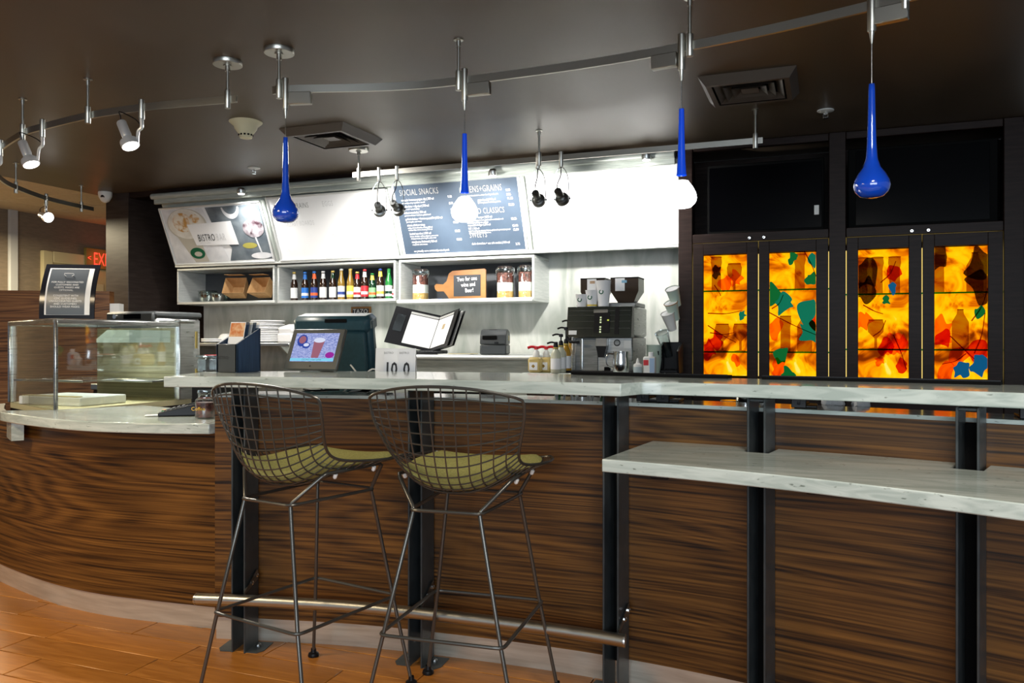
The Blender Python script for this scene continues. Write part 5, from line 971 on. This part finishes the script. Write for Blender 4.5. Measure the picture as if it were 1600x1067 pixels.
for i, (x, dx) in enumerate(((-.095, .17), (.125, .19))):
    hb = MB(); 
    v_ = []
    for (sx, sy, z) in ((dx*.28, .05, .465), (dx*.5, .09, .54), (dx*.5, .09, .625)): v_ += [(x-sx, .24-sy, z), (x+sx, .24-sy, z), (x+sx, .24+sy, z), (x-sx, .24+sy, z)]
    f_ = [[3, 2, 1, 0], [8, 9, 10, 11]]+[[a+k_, a+(k_+1) % 4, a+4+(k_+1) % 4, a+4+k_] for a in (0, 4) for k_ in range(4)]
    hb.add(v_, f_); hb.build('hopper', mat('smoky_hopper', (.05, .035, .025), .12), o); MB().box((x, .24, .630), (dx*1.02, .185, .010), .003).build('hopper_lid', K['black'], o); MB().box((x+(-.005 if i == 0 else -.03), .148, .585), (.065, .003, .085), .001).build('hopper_label', K['white'], o)
    MB().box((x, .1455, .605), (.035, .002, .018), .0005).build('hopper_print', c_(.45, .3, .18) if i == 0 else c_(.2, .4, .55), o)
for i, (u, v0, tx) in enumerate(((909, 460, 'short white paper coffee cup with green emblem'), (925, 453.5, 'medium white paper coffee cup with green emblem'), (943, 438.5, 'tall white paper coffee cup with green emblem'))):
    Y = Yf+.05; p = at(u, 470, Y); z0 = zz+.4365; h = at(u, v0, Y).z-z0; q = thing('paper_cup', tx+' on the coffee machine', 'paper cup', (p.x, Y, z0), 0, 'sample cups on the coffee machine'); r1 = .034+h*.09; r0 = r1*.72
    MB().lathe([(r0*.95, .004), (r0, 0), (r1, h-.003), (r1+.002, h), (r1-.002, h), (r0-.002, .006)], 22, cap=False).build('sleeve', K['white'], q)
    ca = r0+(r1-r0)*.55
    MB().lathe([(.0, .0), (.016, .0)], 16, (-.004, -ca-.0015, h*.55), (0, -1, .12), cap=False).build('emblem', K['sgreen'], q); MB().lathe([(.0, .0), (.009, .0)], 12, (-.004, -ca-.003, h*.55), (0, -1, .12), cap=False).build('emblem_centre', K['white'], q)
    if i == 1: MB().lathe([(r0+.001, .002), (r0+.003, h*.12)], 20, cap=False).build('base_band', ylw, q)
p = at(970, 580, 5.08); q = thing('milk_pitcher', 'steel milk pitcher standing before the coffee machine', 'pitcher', (p.x, 5.08, ZLo+.001)); MB().lathe([(.045, 0), (.050, .006), (.052, .07), (.046, .11), (.048, .14), (.046, .14), (.044, .11)], 24, cap=False).build('jug', K['chrome'], q); MB().tube(spline([(-.046, 0, .125), (-.085, -.01, .12), (-.088, -.01, .06), (-.052, 0, .03)], 6), .005, 8).build('handle', K['chrome'], q); MB().lathe([(0, .002), (.045, .002)], 20, cap=False).build('base', K['chrome'], q)
p = at(996.5, 582, 5.05); q = thing('squeeze_bottle', 'small squeeze bottle with pointed cap on coffee counter', 'bottle', (p.x, 5.05, ZLo+.001)); MB().lathe([(.026, 0), (.028, .004), (.028, .045)], 16).build('body', mat('pale_blue_plastic', (.42, .5, .52), .4), q); MB().lathe([(.028, .0455), (.028, .06), (.012, .068), (.006, .095), (.003, .10)], 14).build('cap', K['whitep'], q)
p = at(1015, 582, 5.06); q = thing('spray_bottle', 'white bottle with red label beside the coffee machine', 'bottle', (p.x, 5.06, ZLo+.001)); MB().box((0, 0, .055), (.075, .05, .11), .008).build('body', K['whitep'], q); MB().lathe([(.016, .11), (.016, .135), (.012, .138)], 14, (.008, 0, 0)).build('cap', K['white'], q); MB().box((-.018, -.0255, .072), (.032, .002, .034), .0005).build('label', redl, q); MB().box((.02, -.0255, .055), (.03, .002, .09), .0005).build('label_strip', c_(.3, .42, .6), q)
gm = mat('mint_cup', (.45, .55, .47), .5)
p = at(1022, 582, 5.25)
for k_ in range(5): q = thing('nested_cup', 'topmost pale green paper cup of the stack behind the white bottle' if k_ == 4 else 'pale green paper cup nested within the stack behind the white bottle', 'paper cup', (p.x, 5.25, ZLo+.001+k_*.022), 0, 'nested pale green cups'); MB().lathe([(.036, 0), (.05, .092), (.052, .094), (.049, .094), (.035, .003)], 18, cap=False).build('wall', gm, q); MB().lathe([(0, .003), (.036, .003)], 16, cap=False).build('base', gm, q)
p = at(1046, 580, 5.28); rk = thing('cup_rack', 'black slanted cup rack against the dark cabinet', 'rack', (p.x, 5.30, ZLo+.001)); 
for x in (-.062, .062): MB().extr([(-.05, 0), (.10, 0), (.10, .20), (-.09, .14)], Matrix(((0, 0, 1, x-.006), (1, 0, 0, 0), (0, 1, 0, 0), (0, 0, 0, 1))), .012).build('side', K['black'], rk)
MB().box((0, .02, .01), (.112, .14, .02), .004).build('base', K['black'], rk); MB().box((0, .09, .11), (.112, .012, .18), .004).build('back', K['black'], rk)
ups = [(1039.5, 556, 520, 'pc'), (1047, 512, 493, 'w'), (1052, 492, 481, 't'), (1054, 480, 449, 't')]
for i, (u, v0, v1, kind) in enumerate(ups):
    c0, c1 = at(u+5, v0+16, 5.34), at(u, v1, 5.26); ax = (c1-c0); L_ = .12 if i else .17; ax.normalize(); q = thing('tilted_cup', ['clear plastic cup with green emblem lying in the black rack', 'white lidded paper cup leaning above the clear cup', 'brown rimmed paper cup leaning in the rack stack', 'green paper cup at the top of the leaning stack'][i], 'cup', at(u, (v0+v1)/2, 5.33), 0, 'cups leaning in the rack')
    ax = Vector((-.18, -.45, .87)).normalized(); m_ = K['plasticclear'] if i == 0 else [None, K['whitep'], gm, gm][i]
    MB().lathe([(.028, -L_/2), (.044, L_/2), (.046, L_/2+.004)], 20, (0, 0, 0), ax, cap=False).build('wall', m_, q); MB().lathe([(0, L_/2+.001), (.042, L_/2+.001)], 20, (0, 0, 0), ax, cap=False).build('lid', K['white'] if i else K['plasticclear'], q)
    MB().lathe([(.046, L_/2), (.048, L_/2+.004), (.045, L_/2+.006)], 20, (0, 0, 0), ax, cap=False).build('rim', [K['plasticclear'], K['sidew'], c_(.35, .2, .08), K['sidew']][i], q)
